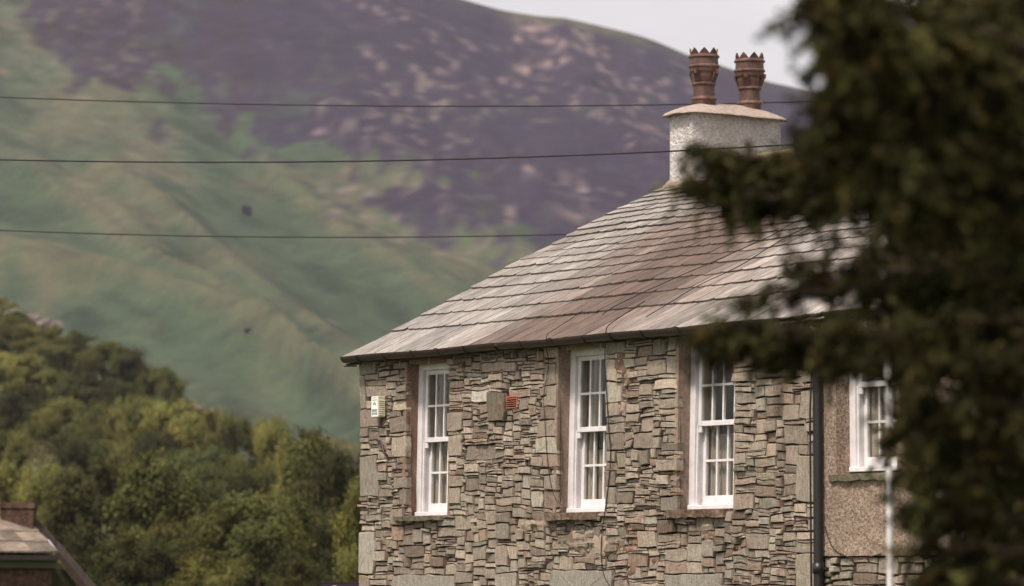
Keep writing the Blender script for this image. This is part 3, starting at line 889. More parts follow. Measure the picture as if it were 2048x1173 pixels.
# things fixed to the wall
def cable(name, pts, r, label, cat='cable', group=None, mat='cable'):
    P = [Vector(p) for p in pts]; out = []
    for i in range(len(P) - 1):                       # Catmull-Rom
        p0, p1, p2, p3 = P[max(i - 1, 0)], P[i], P[i + 1], P[min(i + 2, len(P) - 1)]
        for k in range(6):
            t = k / 6
            out.append(.5 * ((2 * p1) + (p2 - p0) * t + (2 * p0 - 5 * p1 + 4 * p2 - p3) * t * t + (3 * p1 - p0 - 3 * p2 + p3) * t ** 3))
    out.append(P[-1])
    b = MB(); b.tube(out, r, 6); o = b.build(name, M[mat], None, smooth=True)
    return tag(o, label, cat, group)
def wl_(pts, y=-.03):
    r = []
    for (x, yy) in pts:
        q = W(x, yy, y); r.append((q[0], y, q[1]))
    return r
def rf(pts, off=.035):                                # pixels laid on the roof slope
    r = []
    for (x, y) in pts:
        lo = None
        for k in range(400):
            yy = -.2 + k * .0125
            p = onp(x, y, (0, 1, 0), yy)
            if p[2] < roofz(yy) + off + .02: lo = p; break
        if lo is not None: r.append((lo[0], lo[1], roofz(lo[1]) + off + .03))
    return r
cable('wall_cable', rf([(1165, 625), (1120, 655)]) + wl_([(1096, 668)], -.235) + wl_([(1092, 682)], -.235) + wl_([(1092, 695), (1097, 730), (1088, 790), (1090, 850), (1095, 920), (1102, 970), (1113, 1000), (1133, 1018)]), .0036,
      'thin black cable hanging down the wall left of the middle window', 'cable')
cable('wall_cable', rf([(1290, 605), (1235, 640)]) + wl_([(1216, 652)], -.235) + wl_([(1212, 664)], -.235) + wl_([(1211, 680), (1210, 730), (1217, 850), (1221, 920), (1213, 1000), (1203, 1080), (1205, 1140), (1220, 1173), (1235, 1195)]), .0052,
      'black cable running down the wall along the right side of the middle window', 'cable')
cable('roof_cable', rf([(1205, 632), (1240, 610), (1356, 556), (1433, 524), (1482, 501), (1541, 475), (1590, 447), (1640, 430)]), .0045, 'upper of two thin cables lying diagonally across the slate roof', 'cable')
cable('roof_cable', rf([(1292, 637), (1340, 608), (1396, 574), (1476, 536), (1538, 498), (1581, 473), (1650, 440)]), .0045, 'lower of two thin cables lying diagonally across the slate roof', 'cable')
cable('ivy_stem', wl_([(1650, 1052), (1656, 1075), (1668, 1098), (1690, 1112), (1720, 1118), (1762, 1108)], -.02), .0045, 'bare brown stem creeping across the roughcast above the rubble', 'plant stem', mat='bark')
iw = MB(); iw.tube([(q[0], -.03, q[1]) for q in (W(757, 880), W(763, 883), W(770, 893), W(772, 905), W(779, 912))], [.012, .014, .013, .013, .01], 6)
tag(iw.build('wall_hook', M['black'], None, smooth=True), 'curved rusty iron hook in the wall below the alarm box', 'hook')

a0, a1 = W(742, 793, -.12)[0], W(755.5, 793, -.12)[0]; zt, zb = W(748, 793, -.12)[1], W(748, 835, -.12)[1]
al = empty('alarm_box', (a0, -.02, zb)); tag(al, 'small white and cream louvred alarm box near the corner of the stone house', 'alarm box')
lo = Vector((a0, -.02, zb))
def loc(o):                                        # keep world coordinates under an offset parent
    o.matrix_parent_inverse = Matrix.Translation(-lo); return o
b = MB(); b.box((a0, -.115, zb), (a1, -.02, zt), bev=.006); loc(b.build('casing', M['cream'], al))
b = MB(); b.box((a0 + .004, -.119, zb + .004), (a1 - .004, -.1155, zt - .004), bev=.002); loc(b.build('front_plate', M['whitep'], al))
b = MB()
for k in range(8):
    z = zb + .02 + k * .022; b.add([(a1 + .001, -.107, z), (a1 + .001, -.03, z - .004), (a1 + .009, -.03, z - .002), (a1 + .009, -.107, z + .002), (a1 + .001, -.03, z + .012), (a1 + .001, -.107, z + .014)], [(0, 1, 2, 3), (3, 2, 4, 5), (0, 3, 5), (1, 4, 2)])
loc(b.build('louvre', M['cream'], al))
b = MB(); w = a1 - a0
for (zz, h, segs) in ((.90, .012, ((.2, .32), (.42, .55), (.65, .8))), (.80, .008, ((.2, .85),)), (.66, .018, ((.46, .56),)), (.58, .022, ((.28, .42), (.5, .72))), (.36, .003, ((.12, .9),)), (.25, .03, ((.14, .28), (.32, .5), (.54, .7), (.74, .88))), (.11, .026, ((.14, .3), (.34, .44), (.5, .62), (.66, .9)))):
    for (u0, u1) in segs:
        z = zb + (zt - zb) * zz; b.box((a0 + w * u0, -.1205, z), (a0 + w * u1, -.1192, z + h))
loc(b.build('printed_mark', M['ink'], al))
b = MB(); b.tube([((a0 + a1) / 2 - .01, -.09, zb + .002), ((a0 + a1) / 2 - .01, -.09, zb - .022)], .012, 8); loc(b.build('lamp_nib', M['whitep'], al))

vx0, vx1, vz0, vz1 = vt0[0] + .012, vt1[0] - .005, vt1[1] + .005, vt0[1] - .005
lo = Vector(((vx0 + vx1) / 2, 0, vz0))
vn = empty('air_vent', lo); tag(vn, 'small bright red louvred air vent beside an upright slab', 'air vent')
b = MB(); b.box((vx0 - .012, -.012, vz0 - .012), (vx0, .03, vz1 + .012)); b.box((vx1, -.012, vz0 - .012), (vx1 + .012, .03, vz1 + .012)); b.box((vx0, -.012, vz0 - .012), (vx1, .03, vz0)); b.box((vx0, -.012, vz1), (vx1, .03, vz1 + .012))
loc(b.build('vent_frame', M['red'], vn))
b = MB(); n = 5; st = (vz1 - vz0) / n
for k in range(n):
    z = vz0 + st * k
    b.add([(vx0, -.022, z + .002), (vx1, -.022, z + .002), (vx1, -.016, z + .008), (vx0, -.016, z + .008), (vx0, .012, z + st * .62), (vx1, .012, z + st * .62), (vx0, .012, z + st * .5), (vx1, .012, z + st * .5)], [(0, 1, 2, 3), (3, 2, 5, 4), (0, 6, 7, 1), (0, 3, 4, 6), (1, 7, 5, 2)])
loc(b.build('slat', M['red'], vn))
b = MB(); b.box((vx0, .02, vz0), (vx1, .03, vz1)); loc(b.build('vent_back', M['dark'], vn))
# white insulator below the gutter's end
q = W(1628, 662, -.1)
b = MB(); b.lathe([(0.0, -.05), (.02, -.05), (.024, -.02), (.014, -.015), (.024, -.01), (.026, .02), (.014, .025), (.024, .03), (.022, .05), (0, .05)], (0, 0, 0), 16)
o = b.build('insulator', M['whitep'], None, smooth=True); o.location = (q[0], -.1, q[1]); o.rotation_euler = (.3, -.7, 0); tag(o, 'small white ribbed insulator under the right end of the gutter', 'insulator')

# ------------------------------------------------------------------ the rendered neighbour
nb = empty('rendered_house', (XR, 0, 0)); nb.location = (0, 0, 0)
tag(nb, 'pinkish roughcast house joined to the stone house right of the black downpipe', 'house')
XE = 13.5
w4 = (7.90, 8.72, 3.77, 5.06)
def panel(name, mat, x0, x1, z0, z1, hole, y0, y1, par):
    b = MB(); hx0, hx1, hz0, hz1 = hole
    for (a, c, e, f) in ((x0, hx0, z0, z1), (hx1, x1, z0, z1), (hx0, hx1, z0, hz0), (hx0, hx1, hz1, z1)):
        b.box((a, y0, e), (c, y1, f))
    return b.build(name, mat, par)
panel('wall', M['roughcast'], XR + .03, XE, 3.01, 5.17, (w4[0], w4[1] + .01, w4[2] - .02, w4[3] + .01), -.012, .3, nb)
rubble('rubble_base', XR + .03, XE, 1.9, 3.0, [], [], nb, 77, 1.25, .14, 0.01)
b = MB(); b.box((XR, .045, 0), (XE, .3, 3.0), (.10, .075, .055)); b.build('foundation_wall', M['mortar'], nb)
sash_window(nb, w4[0], w4[1], w4[2], w4[3], 0.0, 4.56, M['roughcast'], .15)
slab_sill(7.80, 8.86, 3.745, nb, M['greysill'], -.07, .14, .055, 8)
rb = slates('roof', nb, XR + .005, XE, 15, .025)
b = MB(); vs, fs = [], []
for y in ys: vs += [(XR + .01, y + .02, roofz(y)), (XE, y + .02, roofz(y))]
for i in range(len(ys) - 1): fs.append((2 * i, 2 * i + 1, 2 * i + 3, 2 * i + 2))
k = len(vs); vs += [(XR + .01, 9.9, 5.1), (XE, 9.9, 5.1), (XR + .01, -.15, 5.17), (XE, -.15, 5.17)]
fs += [(k - 2, k - 1, k + 1, k), (k, k + 1, k + 3, k + 2), (k + 2, k + 3, 1, 0)]
b.add(vs, fs, (.26, .23, .21)); b.build('roof_boarding', M['slate'], rb)
gutter(nb, 7.95, XE - .1, 5.215, -.145)
b = MB(); n = len(z_g) - 2
pg = [(y, z) for y, z in z_g[1:-1]] + [(9.5, 4.9), (.1, 4.9)]; n = len(pg)
b.add([(XE - .30, y, z) for y, z in pg] + [(XE - .002, y, z) for y, z in pg], [tuple(range(n)), tuple(range(2 * n - 1, n - 1, -1))] + [(i, (i + 1) % n, n + (i + 1) % n, n + i) for i in range(n)])
b.box((XE - .3, .31, 0), (XE, 9.5, 5.1)); b.box((XR + .02, 9.2, 0), (XE - .31, 9.5, 5.1)); b.build('side_wall', M['roughcast'], nb)
b = MB(); b.box((XR + .02, 1.8, 2.9), (XE - .32, 1.85, 5.1)); b.box((XR + .02, .35, 2.9), (XE - .32, 1.8, 2.95)); b.box((XR + .02, .35, 5.1), (XE - .32, 1.8, 5.13)); b.build('interior', M['dark'], nb)

# ------------------------------------------------------------------ white pole and overhead lines
p = at(1772, 1100, 20.0)
b = MB(); pts = []
for i in range(22):
    u = i / 21; z = 0.0 + 5.45 * u
    x_ = 1774 + 6 * math.sin(u * 3.0) - 6 * max(0, u - .55)
    q = at(x_, 1170, 20.0); pts.append((q[0], q[1], z))
b.tube(pts, [.018 - .003 * i / 21 for i in range(22)], 12)
po = b.build('white_pole', M['white'], None, smooth=True)
tag(po, 'slim white painted pole standing in front of the roughcast wall behind the leaves', 'pole')
def wire(label, P3, d0, d1):
    (x0, y0), (x1, y1), (x2, y2) = P3
    co = np.polyfit([x0, x1, x2], [y0, y1, y2], 2); pts = []
    for i in range(60):
        x = -700 + 3300 * i / 59
        d = d0 + (d1 - d0) * (x / 2048)
        pts.append(tuple(at(x, np.polyval(co, x), d)))
    b = MB(); b.tube(pts, .0085, 6); o = b.build('overhead_wire', M['cable'], None, smooth=True)
    tag(o, label, 'overhead wire', 'overhead wires crossing above the roof')
wire('uppermost overhead wire, passing behind the two chimney pots', ((0, 195), (900, 213), (1600, 204)), 56, 48)
wire('middle overhead wire, crossing in front of the white chimney stack', ((0, 320), (450, 325), (1610, 288)), 46, 36)
wire('lowest overhead wire, meeting the sloping roof edge', ((0, 461), (600, 475), (1140, 469)), 56, 52)

# ------------------------------------------------------------------ cottage at lower left
ct = empty('low_cottage', tuple(gp(-9.2, 70, 0))); tag(ct, 'low cottage with red-brown chimney and pale slates at the lower left corner', 'cottage')
CO = gp(-9.2, 70, 0)
def cbuild(mb, name, mat, smooth=False, par=None):     # vertices given as (px, py, depth)
    mb.v = [tuple(np.array(at(*v)) - CO) for v in mb.v]
    return mb.build(name, mat, par or ct, smooth)
def prism(front, back_dd, tint=(1, 1, 1)):              # polygon of (px,py,d) extruded in depth
    b = MB(); n = len(front); b.add(list(front) + [(x, y, d + back_dd) for x, y, d in front], [tuple(range(n)), tuple(range(2 * n - 1, n - 1, -1))] + [(i, (i + 1) % n, n + (i + 1) % n, n + i) for i in range(n)], tint); return b
rnd = random.Random(31)
b = MB()
e1, e2 = np.array([.80, .60]), np.array([.60, -.80])
ea, ed = -8.27, 70.0                                   # front right corner of the eave (lateral, depth)
def cp_(u, v, z):                                       # u along eave to the left, v up the slope horizontally
    a = ea - e1[0] * u - e2[0] * v; d = ed - e1[1] * u - e2[1] * v
    return gp(a, d, z) - CO
zE = 2.75 + 64 / F * 70
nrow = 3
for r_ in range(nrow):
    v0 = r_ * .34; u = -.02
    while u < 6:
        w = rnd.uniform(.18, .42); z0 = zE + v0 * .55; z1 = zE + (v0 + .5) * .55
        c = rnd.uniform(.12, .27); col = (c, c * .80, c * .62)
        q = [cp_(u + .004, v0, z0 + .03), cp_(u + w - .004, v0, z0 + .03 + rnd.uniform(-.01, .01)), cp_(u + w - .004, v0 + .5, z1), cp_(u + .004, v0 + .5, z1)]
        q += [x - np.array([0, 0, .03]) for x in q]
        b.add(q, [(0, 1, 2, 3), (7, 6, 5, 4), (0, 4, 5, 1), (1, 5, 6, 2), (2, 6, 7, 3), (3, 7, 4, 0)], col); u += w
b.build('roof', M['slate'], ct)
b = MB()
def cbox(mb, u0, u1, v0, v1, z0, z1):
    mb.add([cp_(u, v, z) for u in (u0, u1) for v in (v0, v1) for z in (z0, z1)], [(0, 1, 3, 2), (4, 6, 7, 5), (0, 4, 5, 1), (2, 3, 7, 6), (0, 2, 6, 4), (1, 5, 7, 3)])
cbox(b, .05, 6, .12, 3.4, 0, zE - .06); b.build('wall', M['redrender'], ct)
b = MB(); cbox(b, .0, 6, .02, .10, zE - .28, zE - .05); b.build('fascia', M['olive'], ct)
b = MB(); cbox(b, 0.0, 6, -.06, .02, zE - .14, zE - .06); b.build('gutter', M['gutter'], ct)
rnd = random.Random(5)
pc = gp((36 - 1024) / F * 70.6, 70.6, 0) - CO           # chimney
b = MB(); s_ = 70.6 / F
zt_, zb_ = 2.75 + (1170 - 1006) * s_, 2.75 + (1170 - 1092) * s_
ra = np.array([RT[0], RT[1], 0]); fa = np.array([FH[0], FH[1], 0])
vs, fs = [], []
for (z, e) in ((zb_ - .5, .03), (zb_ + .2, .0), (zt_ - .12, 0), (zt_ - .10, .03), (zt_, .02)):
    for (i, j) in ((-1, -1), (1, -1), (1, 1), (-1, 1)): vs.append(pc + ra * i * (.30 + e) + fa * (j * (.25 + e) + .2) + ZZ * (z + rnd.uniform(-.012, .012)))
for i in range(4):
    for k in range(4): fs.append((4 * i + k, 4 * i + (k + 1) % 4, 4 * i + 4 + (k + 1) % 4, 4 * i + 4 + k))
fs.append((16, 17, 18, 19)); b.add(vs, fs)
b.build('chimney', M['redrender'], ct)
b = prism([(68, 1066, 70.5), (98, 1080, 70.4), (116, 1103, 70.2), (110, 1107, 70.2), (68, 1087, 70.5)], .04); cbuild(b, 'flashing', M['lead'])
b = prism([(68, 1062, 70.9), (168, 1190, 70.9), (168, 1560, 70.9), (60, 1560, 70.9)], .3); cbuild(b, 'gable_wall', M['olive'])
b = prism([(60, 1040, 70.75), (76, 1040, 70.75), (130, 1098, 70.75), (215, 1200, 70.75), (190, 1200, 70.75), (100, 1092, 70.75)], 4.0, (.055, .038, .032)); cbuild(b, 'side_roof', M['slate'])
b = prism([(98, 1092, 70.6), (108, 1092, 70.6), (196, 1200, 70.6), (178, 1200, 70.6)], .05); cbuild(b, 'bargeboard', M['wood'])

# purple sign board
q = at(643, 1165, 60); sg = empty('sign_board', (q[0], q[1], 0)); tag(sg, 'dark purple sign board behind the left corner of the stone house', 'sign')
def sgb(mb, nm, mt): mb.v = [tuple(np.array(at(*v)) - np.array([q[0], q[1], 0])) for v in mb.v]; return mb.build(nm, mt, sg)
sgb(prism([(643, 1166, 60), (760, 1166, 60), (760, 1260, 60), (643, 1260, 60)], .04), 'board', M['purple'])
b = prism([(641, 1164, 59.99), (762, 1164, 59.99), (762, 1166, 59.99), (641, 1166, 59.99)], .06); sgb(b, 'edge_trim', M['gutter'])
b = MB(); n = 24
vs = [(669 + r_ * math.cos(2 * math.pi * k / n), 1184 + r_ * math.sin(2 * math.pi * k / n), 59.985) for r_ in (12, 8) for k in range(n)]
b.add(vs, [(k, (k + 1) % n, n + (k + 1) % n, n + k) for k in range(n)]); sgb(b, 'painted_ring', M['whitep'])
b = MB(); 
for xx in (650, 752): b.tube([(xx, 1255, 60.05), (xx, 1519, 60.05)], .001, 4)
b = prism([(648, 1255, 60.0), (656, 1255, 60.0), (656, 1519, 60.0), (648, 1519, 60.0)], .08); sgb(b, 'post', M['wood'])

# ------------------------------------------------------------------ ground, wooded hill, fell
b = MB(); b.add([(-6000, -6000, 0), (6000, -6000, 0), (6000, 6000, 0), (-6000, 6000, 0)], [(0, 1, 2, 3)])
tag(b.build('ground', M['grass']), kind='structure')

def hill_h(a, d):                         # wooded hill, lateral / depth
    xp_ = a / 520 * F + 1024
    crest = np.interp(xp_, [-1500, -400, 0, 150, 350, 550, 720, 1100, 1500, 2500], [75, 50, 38, 33, 25, 19, 14, 8, 5, 0])
    t = np.clip((d - 225) / (520 - 225), 0, 1); t2 = np.clip((900 - d) / 380, 0, 1)
    s_ = np.where(d < 520, t ** 1.15, t2 * t2 * (3 - 2 * t2))
    return crest * s_ + 2.0 * (fbm(a / 40, d / 40, 6) - .5) * np.minimum(t * 4, 1) * (s_ > .02) - .3
A, D = np.meshgrid(np.linspace(-260, 220, 120), np.linspace(200, 900, 120), indexing='ij')
H = hill_h(A, D)
V = CAM[None, None, :] * np.array([1, 1, 0]) + RT * A[..., None] + FH * D[..., None] + ZZ * H[..., None]
k = fbm(A / 15, D / 15, 2)[..., None]
rk = np.clip((fbm(A / 7, D / 7, 12) - .5) * 6, 0, 1)[..., None] * (D > 505)[..., None] * (D < 560)[..., None]
T = np.array([.045, .055, .022]) * (1 - k) + np.array([.11, .10, .05]) * k
T = T * (1 - rk) + np.array([.15, .125, .115]) * rk
tag(grid_mesh('wooded_hill', V, M['hill'], None, T), kind='structure')

RX = [-3500, -1500, -600, 0, 500, 800, 880, 930, 1000, 1080, 1130, 1200, 1270, 1310, 1380, 1440, 1540, 1620, 2048, 3000, 4500, 7000]
RY = [150, -150, -230, -190, -110, -45, -20, -6, 14, 27, 30, 46, 63, 76, 106, 125, 160, 177, 300, 520, 800, 1000]
A, D = np.meshgrid(np.linspace(-1350, 1500, 620), np.concatenate([np.linspace(1150, 2500, 330), np.linspace(2510, 3400, 50)]), indexing='ij')
PXr = A / 2500 * F + 1024
ridge = 2.75 + (1170 - np.interp(PXr, RX, RY)) / F * 2500
t = (D - 1150) / 1350
prof_ = np.where(t < 1, np.clip(t, 0, 1) ** 1.12, np.clip(1 - (t - 1) * 1.3, 0, 1) ** 1.2)
H = ridge * prof_
sx = A / D * F + 1024
sy = 1170 - (H - 2.75) / D * F
def seg(px, py, pts):                    # distance to a spur's crest line, positive below it
    best = np.full(px.shape, 1e9); sgn = np.ones_like(px)
    for (x0, y0), (x1, y1) in zip(pts[:-1], pts[1:]):
        dx, dy = x1 - x0, y1 - y0; u = np.clip(((px - x0) * dx + (py - y0) * dy) / (dx * dx + dy * dy), 0, 1)
        ex, ey = px - x0 - u * dx, py - y0 - u * dy; dd = np.hypot(ex, ey)
        mk = dd < best; best = np.where(mk, dd, best); sgn = np.where(mk, np.sign(dx * ey - dy * ex), sgn)
    return best, sgn
spurs = [([(-300, 470), (0, 548), (180, 592), (330, 650), (420, 690), (560, 770), (720, 862), (900, 960)], 14, 26),
         ([(60, 370), (180, 470), (230, 520), (330, 620), (430, 650), (520, 720), (600, 800), (700, 850)], 8, 16),
         ([(200, 350), (330, 440), (450, 560), (560, 640), (700, 740), (860, 850)], 10, 26),
         ([(-100, 250), (60, 330), (200, 420), (320, 560)], 7, 30),
         ([(520, 300), (640, 420), (760, 520), (900, 600)], 7, 30),
         ([(700, 270), (850, 380), (1000, 500), (1150, 600)], 7, 26),
         ([(900, 230), (1020, 350), (1130, 480), (1250, 640)], 6, 22),
         ([(1130, 100), (1200, 230), (1300, 330), (1420, 500)], 7, 24)]
crestc = np.zeros_like(A)
for pts, amp, wd in spurs:
    wv = (fbm(A / 90, D / 90, 31) - .5) * 30
    dd, sg_ = seg(sx + wv, sy + wv * .6, pts)
    wf = np.where(sg_ > 0, wd * .8, wd * 2.2)
    H = H + amp * np.exp(-(dd / wf) ** 1.4) * (t < .98)
    crestc = np.maximum(crestc, np.exp(-(dd / (wd * .5)) ** 2))
edge = np.clip((1 - t) * 9, 0, 1) * (t < 1) + np.clip((t - 1) * 4, 0, 1) * (t >= 1)
H = H + 26 * (fbm(A / 190 + D / 420, D / 520 - A / 900, 40, 5) - .5) * np.clip(t * 4, 0, 1) * edge + 9 * (fbm(A / 45, D / 60, 44, 4) - .5) * np.clip(t * 4, 0, 1) * edge
V = CAM[None, None, :] * np.array([1, 1, 0]) + RT * A[..., None] + FH * D[..., None] + ZZ * H[..., None]
# ground cover of the fell: heather above, turf below, bracken and scree between
q1 = (sx * .86 + sy * .5); q2 = (-sx * .5 + sy * .86)        # along / across the fall line of the slope
n1 = fbm(q1 / 66, q2 / 56, 50, 6); n2 = fbm(q1 / 26, q2 / 20, 51, 5); n3 = fbm(q1 / 200, q2 / 90, 52, 4); n4 = fbm(q1 / 15, q2 / 11, 53, 3)
hb = np.interp(sx, [-600, 0, 60, 130, 250, 400, 600, 720, 800, 900, 1000, 1140, 1500, 2500], [-40, 10, 40, 105, 185, 205, 270, 350, 400, 450, 480, 500, 640, 900])
heather = np.clip(((hb - sy) + (n1 - .5) * 330 + (n2 - .5) * 120) / 45 + .5, 0, 1)
green = np.array([.074, .110, .062]); green2 = np.array([.118, .142, .078]); purple = np.array([.047, .032, .066]); plum = np.array([.048, .028, .042])
brack = np.array([.17, .145, .09]); rock = np.array([.42, .31, .29]); rim = np.array([.145, .14, .075])
def mx(a, b, k): return a * (1 - k[..., None]) + b * k[..., None]
g_ = mx(np.broadcast_to(green, A.shape + (3,)), green2, np.clip((n3 - .45) * 3 + (n1 - .5) * 1.5 + crestc * .8, 0, 1))
g_ = g_ * (1 - .35 * np.clip((fbm(q1 / 120, q2 / 22, 58, 4) - .56) * 9, 0, 1)[..., None])     # darker gully streaks running down the slope
bk = .7 * np.clip((n1 - .60) * 3.5 + (n3 - .5) * 4 + .1 * (sy > 430), 0, 1) * np.clip((900 - sy) / 250, .35, 1) * .75
for (bx, by, rx, ry) in ((455, 545, 70, 40), (300, 470, 40, 30), (760, 370, 70, 30), (560, 345, 90, 30), (900, 510, 140, 40), (120, 240, 90, 40), (690, 330, 50, 25)):
    bk = np.maximum(bk, .8 * np.exp(-((sx - bx) / rx) ** 2 - ((sy - by) / ry) ** 2) * np.clip(n2 * 2.2 - .3, 0, 1))
bk = np.maximum(bk, .55 * crestc * np.clip(n2 * 2 - .2, 0, 1) * (sy > 300))
C = mx(g_, brack, np.clip(bk, 0, 1))
pc_ = mx(np.broadcast_to(purple, A.shape + (3,)), plum, np.clip((n2 - .4) * 4, 0, 1) * (sx < 500))
C = mx(C, pc_, heather * .93)
C = mx(C, green, np.clip((n4 * .4 + n1 * .6 - .57) * 9, 0, 1) * heather * .38)
rm = np.clip(1 - np.abs(sy - np.interp(sx, RX, RY)) / 26, 0, 1) * np.clip(n3 * 2.4 - .5, .15, 1)
C = mx(C, rim, rm)
rk = np.clip((n4 - .60) * 9, 0, 1) * np.clip((n3 - .42) * 5, 0, 1) * np.where(sx > 560, .38, .15) * (sy < 560)
for (bx, by, rx, ry, a_) in ((1070, 52, 38, 9, .9), (1040, 72, 14, 14, .8), (1098, 75, 20, 10, .8), (1165, 68, 18, 16, .8), (1050, 130, 22, 12, .8), (1110, 125, 45, 10, .8), (1120, 95, 22, 12, .5), (1235, 115, 20, 10, .5), (1180, 100, 12, 10, .6), (640, 250, 13, 8, .9), (680, 265, 8, 12, .6), (870, 235, 7, 12, .5), (860, 350, 8, 22, .5), (955, 360, 9, 26, .5), (1165, 385, 14, 26, .6), (1060, 360, 14, 20, .6), (1300, 260, 26, 26, .6), (1020, 440, 8, 24, .5), (1150, 440, 40, 20, .5), (800, 105, 30, 6, .6), (660, 655, 12, 6, .6), (672, 795, 12, 6, .6), (62, 262, 6, 6, .8), (700, 360, 60, 10, .4)):
    rk = np.maximum(rk, 1.15 * a_ * np.exp(-((sx - bx) / rx / .8) ** 2 - ((sy - by) / ry / .8) ** 2) * np.clip(n4 * 3.4 - 1.0, 0, 1))
C = mx(C, rock, np.clip(rk, 0, 1)) * .57
tag(grid_mesh('fell', V, M['fell'], None, C), kind='structure')
def terr(x, y):                            # ground point seen at photo pixel (x, y) on the fell
    i = int(np.argmin((sx - x) ** 2 + (sy - y) ** 2)); return V.reshape(-1, 3)[i]

# ------------------------------------------------------------------ woodland trees
def leaf_quads(P, N, L, Wd, rng, tint):
    """leaf-shaped quads at points P, facing roughly N, length L, width Wd"""
    n = len(P)
    r1 = rng.normal(size=(n, 3)); N = N + r1 * .55; N /= np.linalg.norm(N, axis=1)[:, None]
    r2 = rng.normal(size=(n, 3)); U = np.cross(N, r2); U /= np.linalg.norm(U, axis=1)[:, None]; Vv = np.cross(N, U)
    L = L[:, None]; Wd = Wd[:, None]
    q = np.stack([P - U * L / 2, P + Vv * Wd / 2 + N * L * .08, P + U * L / 2, P - Vv * Wd / 2 + N * L * .08], 1)
    return q.reshape(-1, 3), np.repeat(tint, 4, 0)
def tree_proto(seed, kind):
    rng = np.random.default_rng(seed)
    if kind == 'round': nc, sp, zc, rz, lb = 46, 1.0, .60, .42, .9
    elif kind == 'tall': nc, sp, zc, rz, lb = 46, .72, .58, .46, .9
    else: nc, sp, zc, rz, lb = 34, 1.15, .52, .46, 1.0        # bush
    PP, NN, CC = [], [], []
    lob = [(rng.uniform(0, 2 * math.pi), rng.uniform(-.6, .95)) for _ in range(9)]
    nc = int(nc * 1.25)
    for c in range(nc):
        lth, lu = lob[c % 9]
        th = lth + rng.normal() * .42; u = float(np.clip(lu + rng.normal() * .22, -.8, 1.0))
        if c % 5 == 0: th = rng.uniform(0, 2 * math.pi); u = rng.uniform(-.75, 1.0); r_ = rng.uniform(.45, .95) * (1 if kind != 'tall' else (1.15 - .35 * max(u, 0)))
        cen = np.array([math.cos(th) * math.sqrt(1 - u * u * .9) * r_ * .5 * sp, math.sin(th) * math.sqrt(1 - u * u * .9) * r_ * .5 * sp, zc + u * rz * r_ ** .5])
        cr_ = rng.uniform(.06, .155) * (1.1 if kind == 'bush' else 1); m = int(680 * (cr_ / .12) ** 2)
        d_ = rng.normal(size=(m, 3)); d_[:, 2] += .35; d_ /= np.linalg.norm(d_, axis=1)[:, None]
        rr = cr_ * rng.uniform(.25, 1.25, m) ** .7
        ax = np.array([rng.uniform(.7, 1.5), rng.uniform(.7, 1.5), rng.uniform(.45, .8)])
        wob = 1 + .45 * np.sin(d_ @ rng.normal(size=3) * 4 + rng.uniform(0, 6))
        PP.append(cen + d_ * (rr * wob)[:, None] * ax); NN.append(d_ * .7 + (cen - np.array([0, 0, .45])) * 1.2)
        b_ = rng.uniform(.7, 1.3); hue = rng.uniform(-.12, .09)
        v = b_ * rng.uniform(.65, 1.35, m)
        CC.append(np.stack([v * (1 + hue), v, v * (1 - hue * .5)], 1))
    P = np.concatenate(PP); N = np.concatenate(NN); C_ = np.concatenate(CC); n = len(P)
    L = rng.uniform(.017, .036, n)
    q, tn = leaf_quads(P, N, L, L * rng.uniform(.5, .8, n), rng, C_)
    root = empty('broadleaf_tree')
    idx = np.arange(len(q)).reshape(-1, 4)
    cr2 = np_mesh('crown', q, idx, M['leaf'], root, tn)
    tb = MB(); rnd = random.Random(seed)
    tb.tube([(0, 0, 0), (.008, .004, .15), (-.005, .01, .34), (.01, 0, .55), (.0, .01, .78)], [.032, .024, .02, .014, .006], 7)
    for k in range(6):
        a = k * 1.05 + rnd.random(); z = .22 + .07 * k; l = rnd.uniform(.25, .38) * sp
        tb.tube([(0, 0, z), (math.cos(a) * l * .5, math.sin(a) * l * .5, z + .10), (math.cos(a) * l, math.sin(a) * l, z + .22)], [.013, .008, .003], 5)
    tb.build('trunk', M['bark'], root)
    return root
protos = {'round': [tree_proto(1, 'round'), tree_proto(2, 'round'), tree_proto(5, 'round')], 'tall': [tree_proto(3, 'tall'), tree_proto(6, 'tall')], 'bush': [tree_proto(4, 'bush')]}
used = set()
def plant(loc, h, wd, kind, var, col, label, cat='tree', group='woodland trees below the fell', rz=None):
    pr = protos[kind][var % len(protos[kind])]
    if id(pr) in used:
        o = pr.copy(); COL.objects.link(o)
        for chd in list(pr.children):
            c2 = chd.copy(); COL.objects.link(c2); c2.parent = o
            if c2.name.startswith('crown'): c2.color = col + (1,)
    else:
        o = pr; used.add(id(pr))
        for c2 in o.children:
            if c2.name.startswith('crown'): c2.color = col + (1,)
    o.location = tuple(loc); o.scale = (wd, wd, h); o.rotation_euler = (0, 0, rz if rz is not None else R.uniform(0, 6.28))
    tag(o, label, cat, group)
    return o
DK = (.056, .055, .019); MD = (.102, .100, .030); OL = (.150, .140, .041); GO = (.215, .195, .055); PL = (.19, .18, .085); BR = (.10, .108, .036)
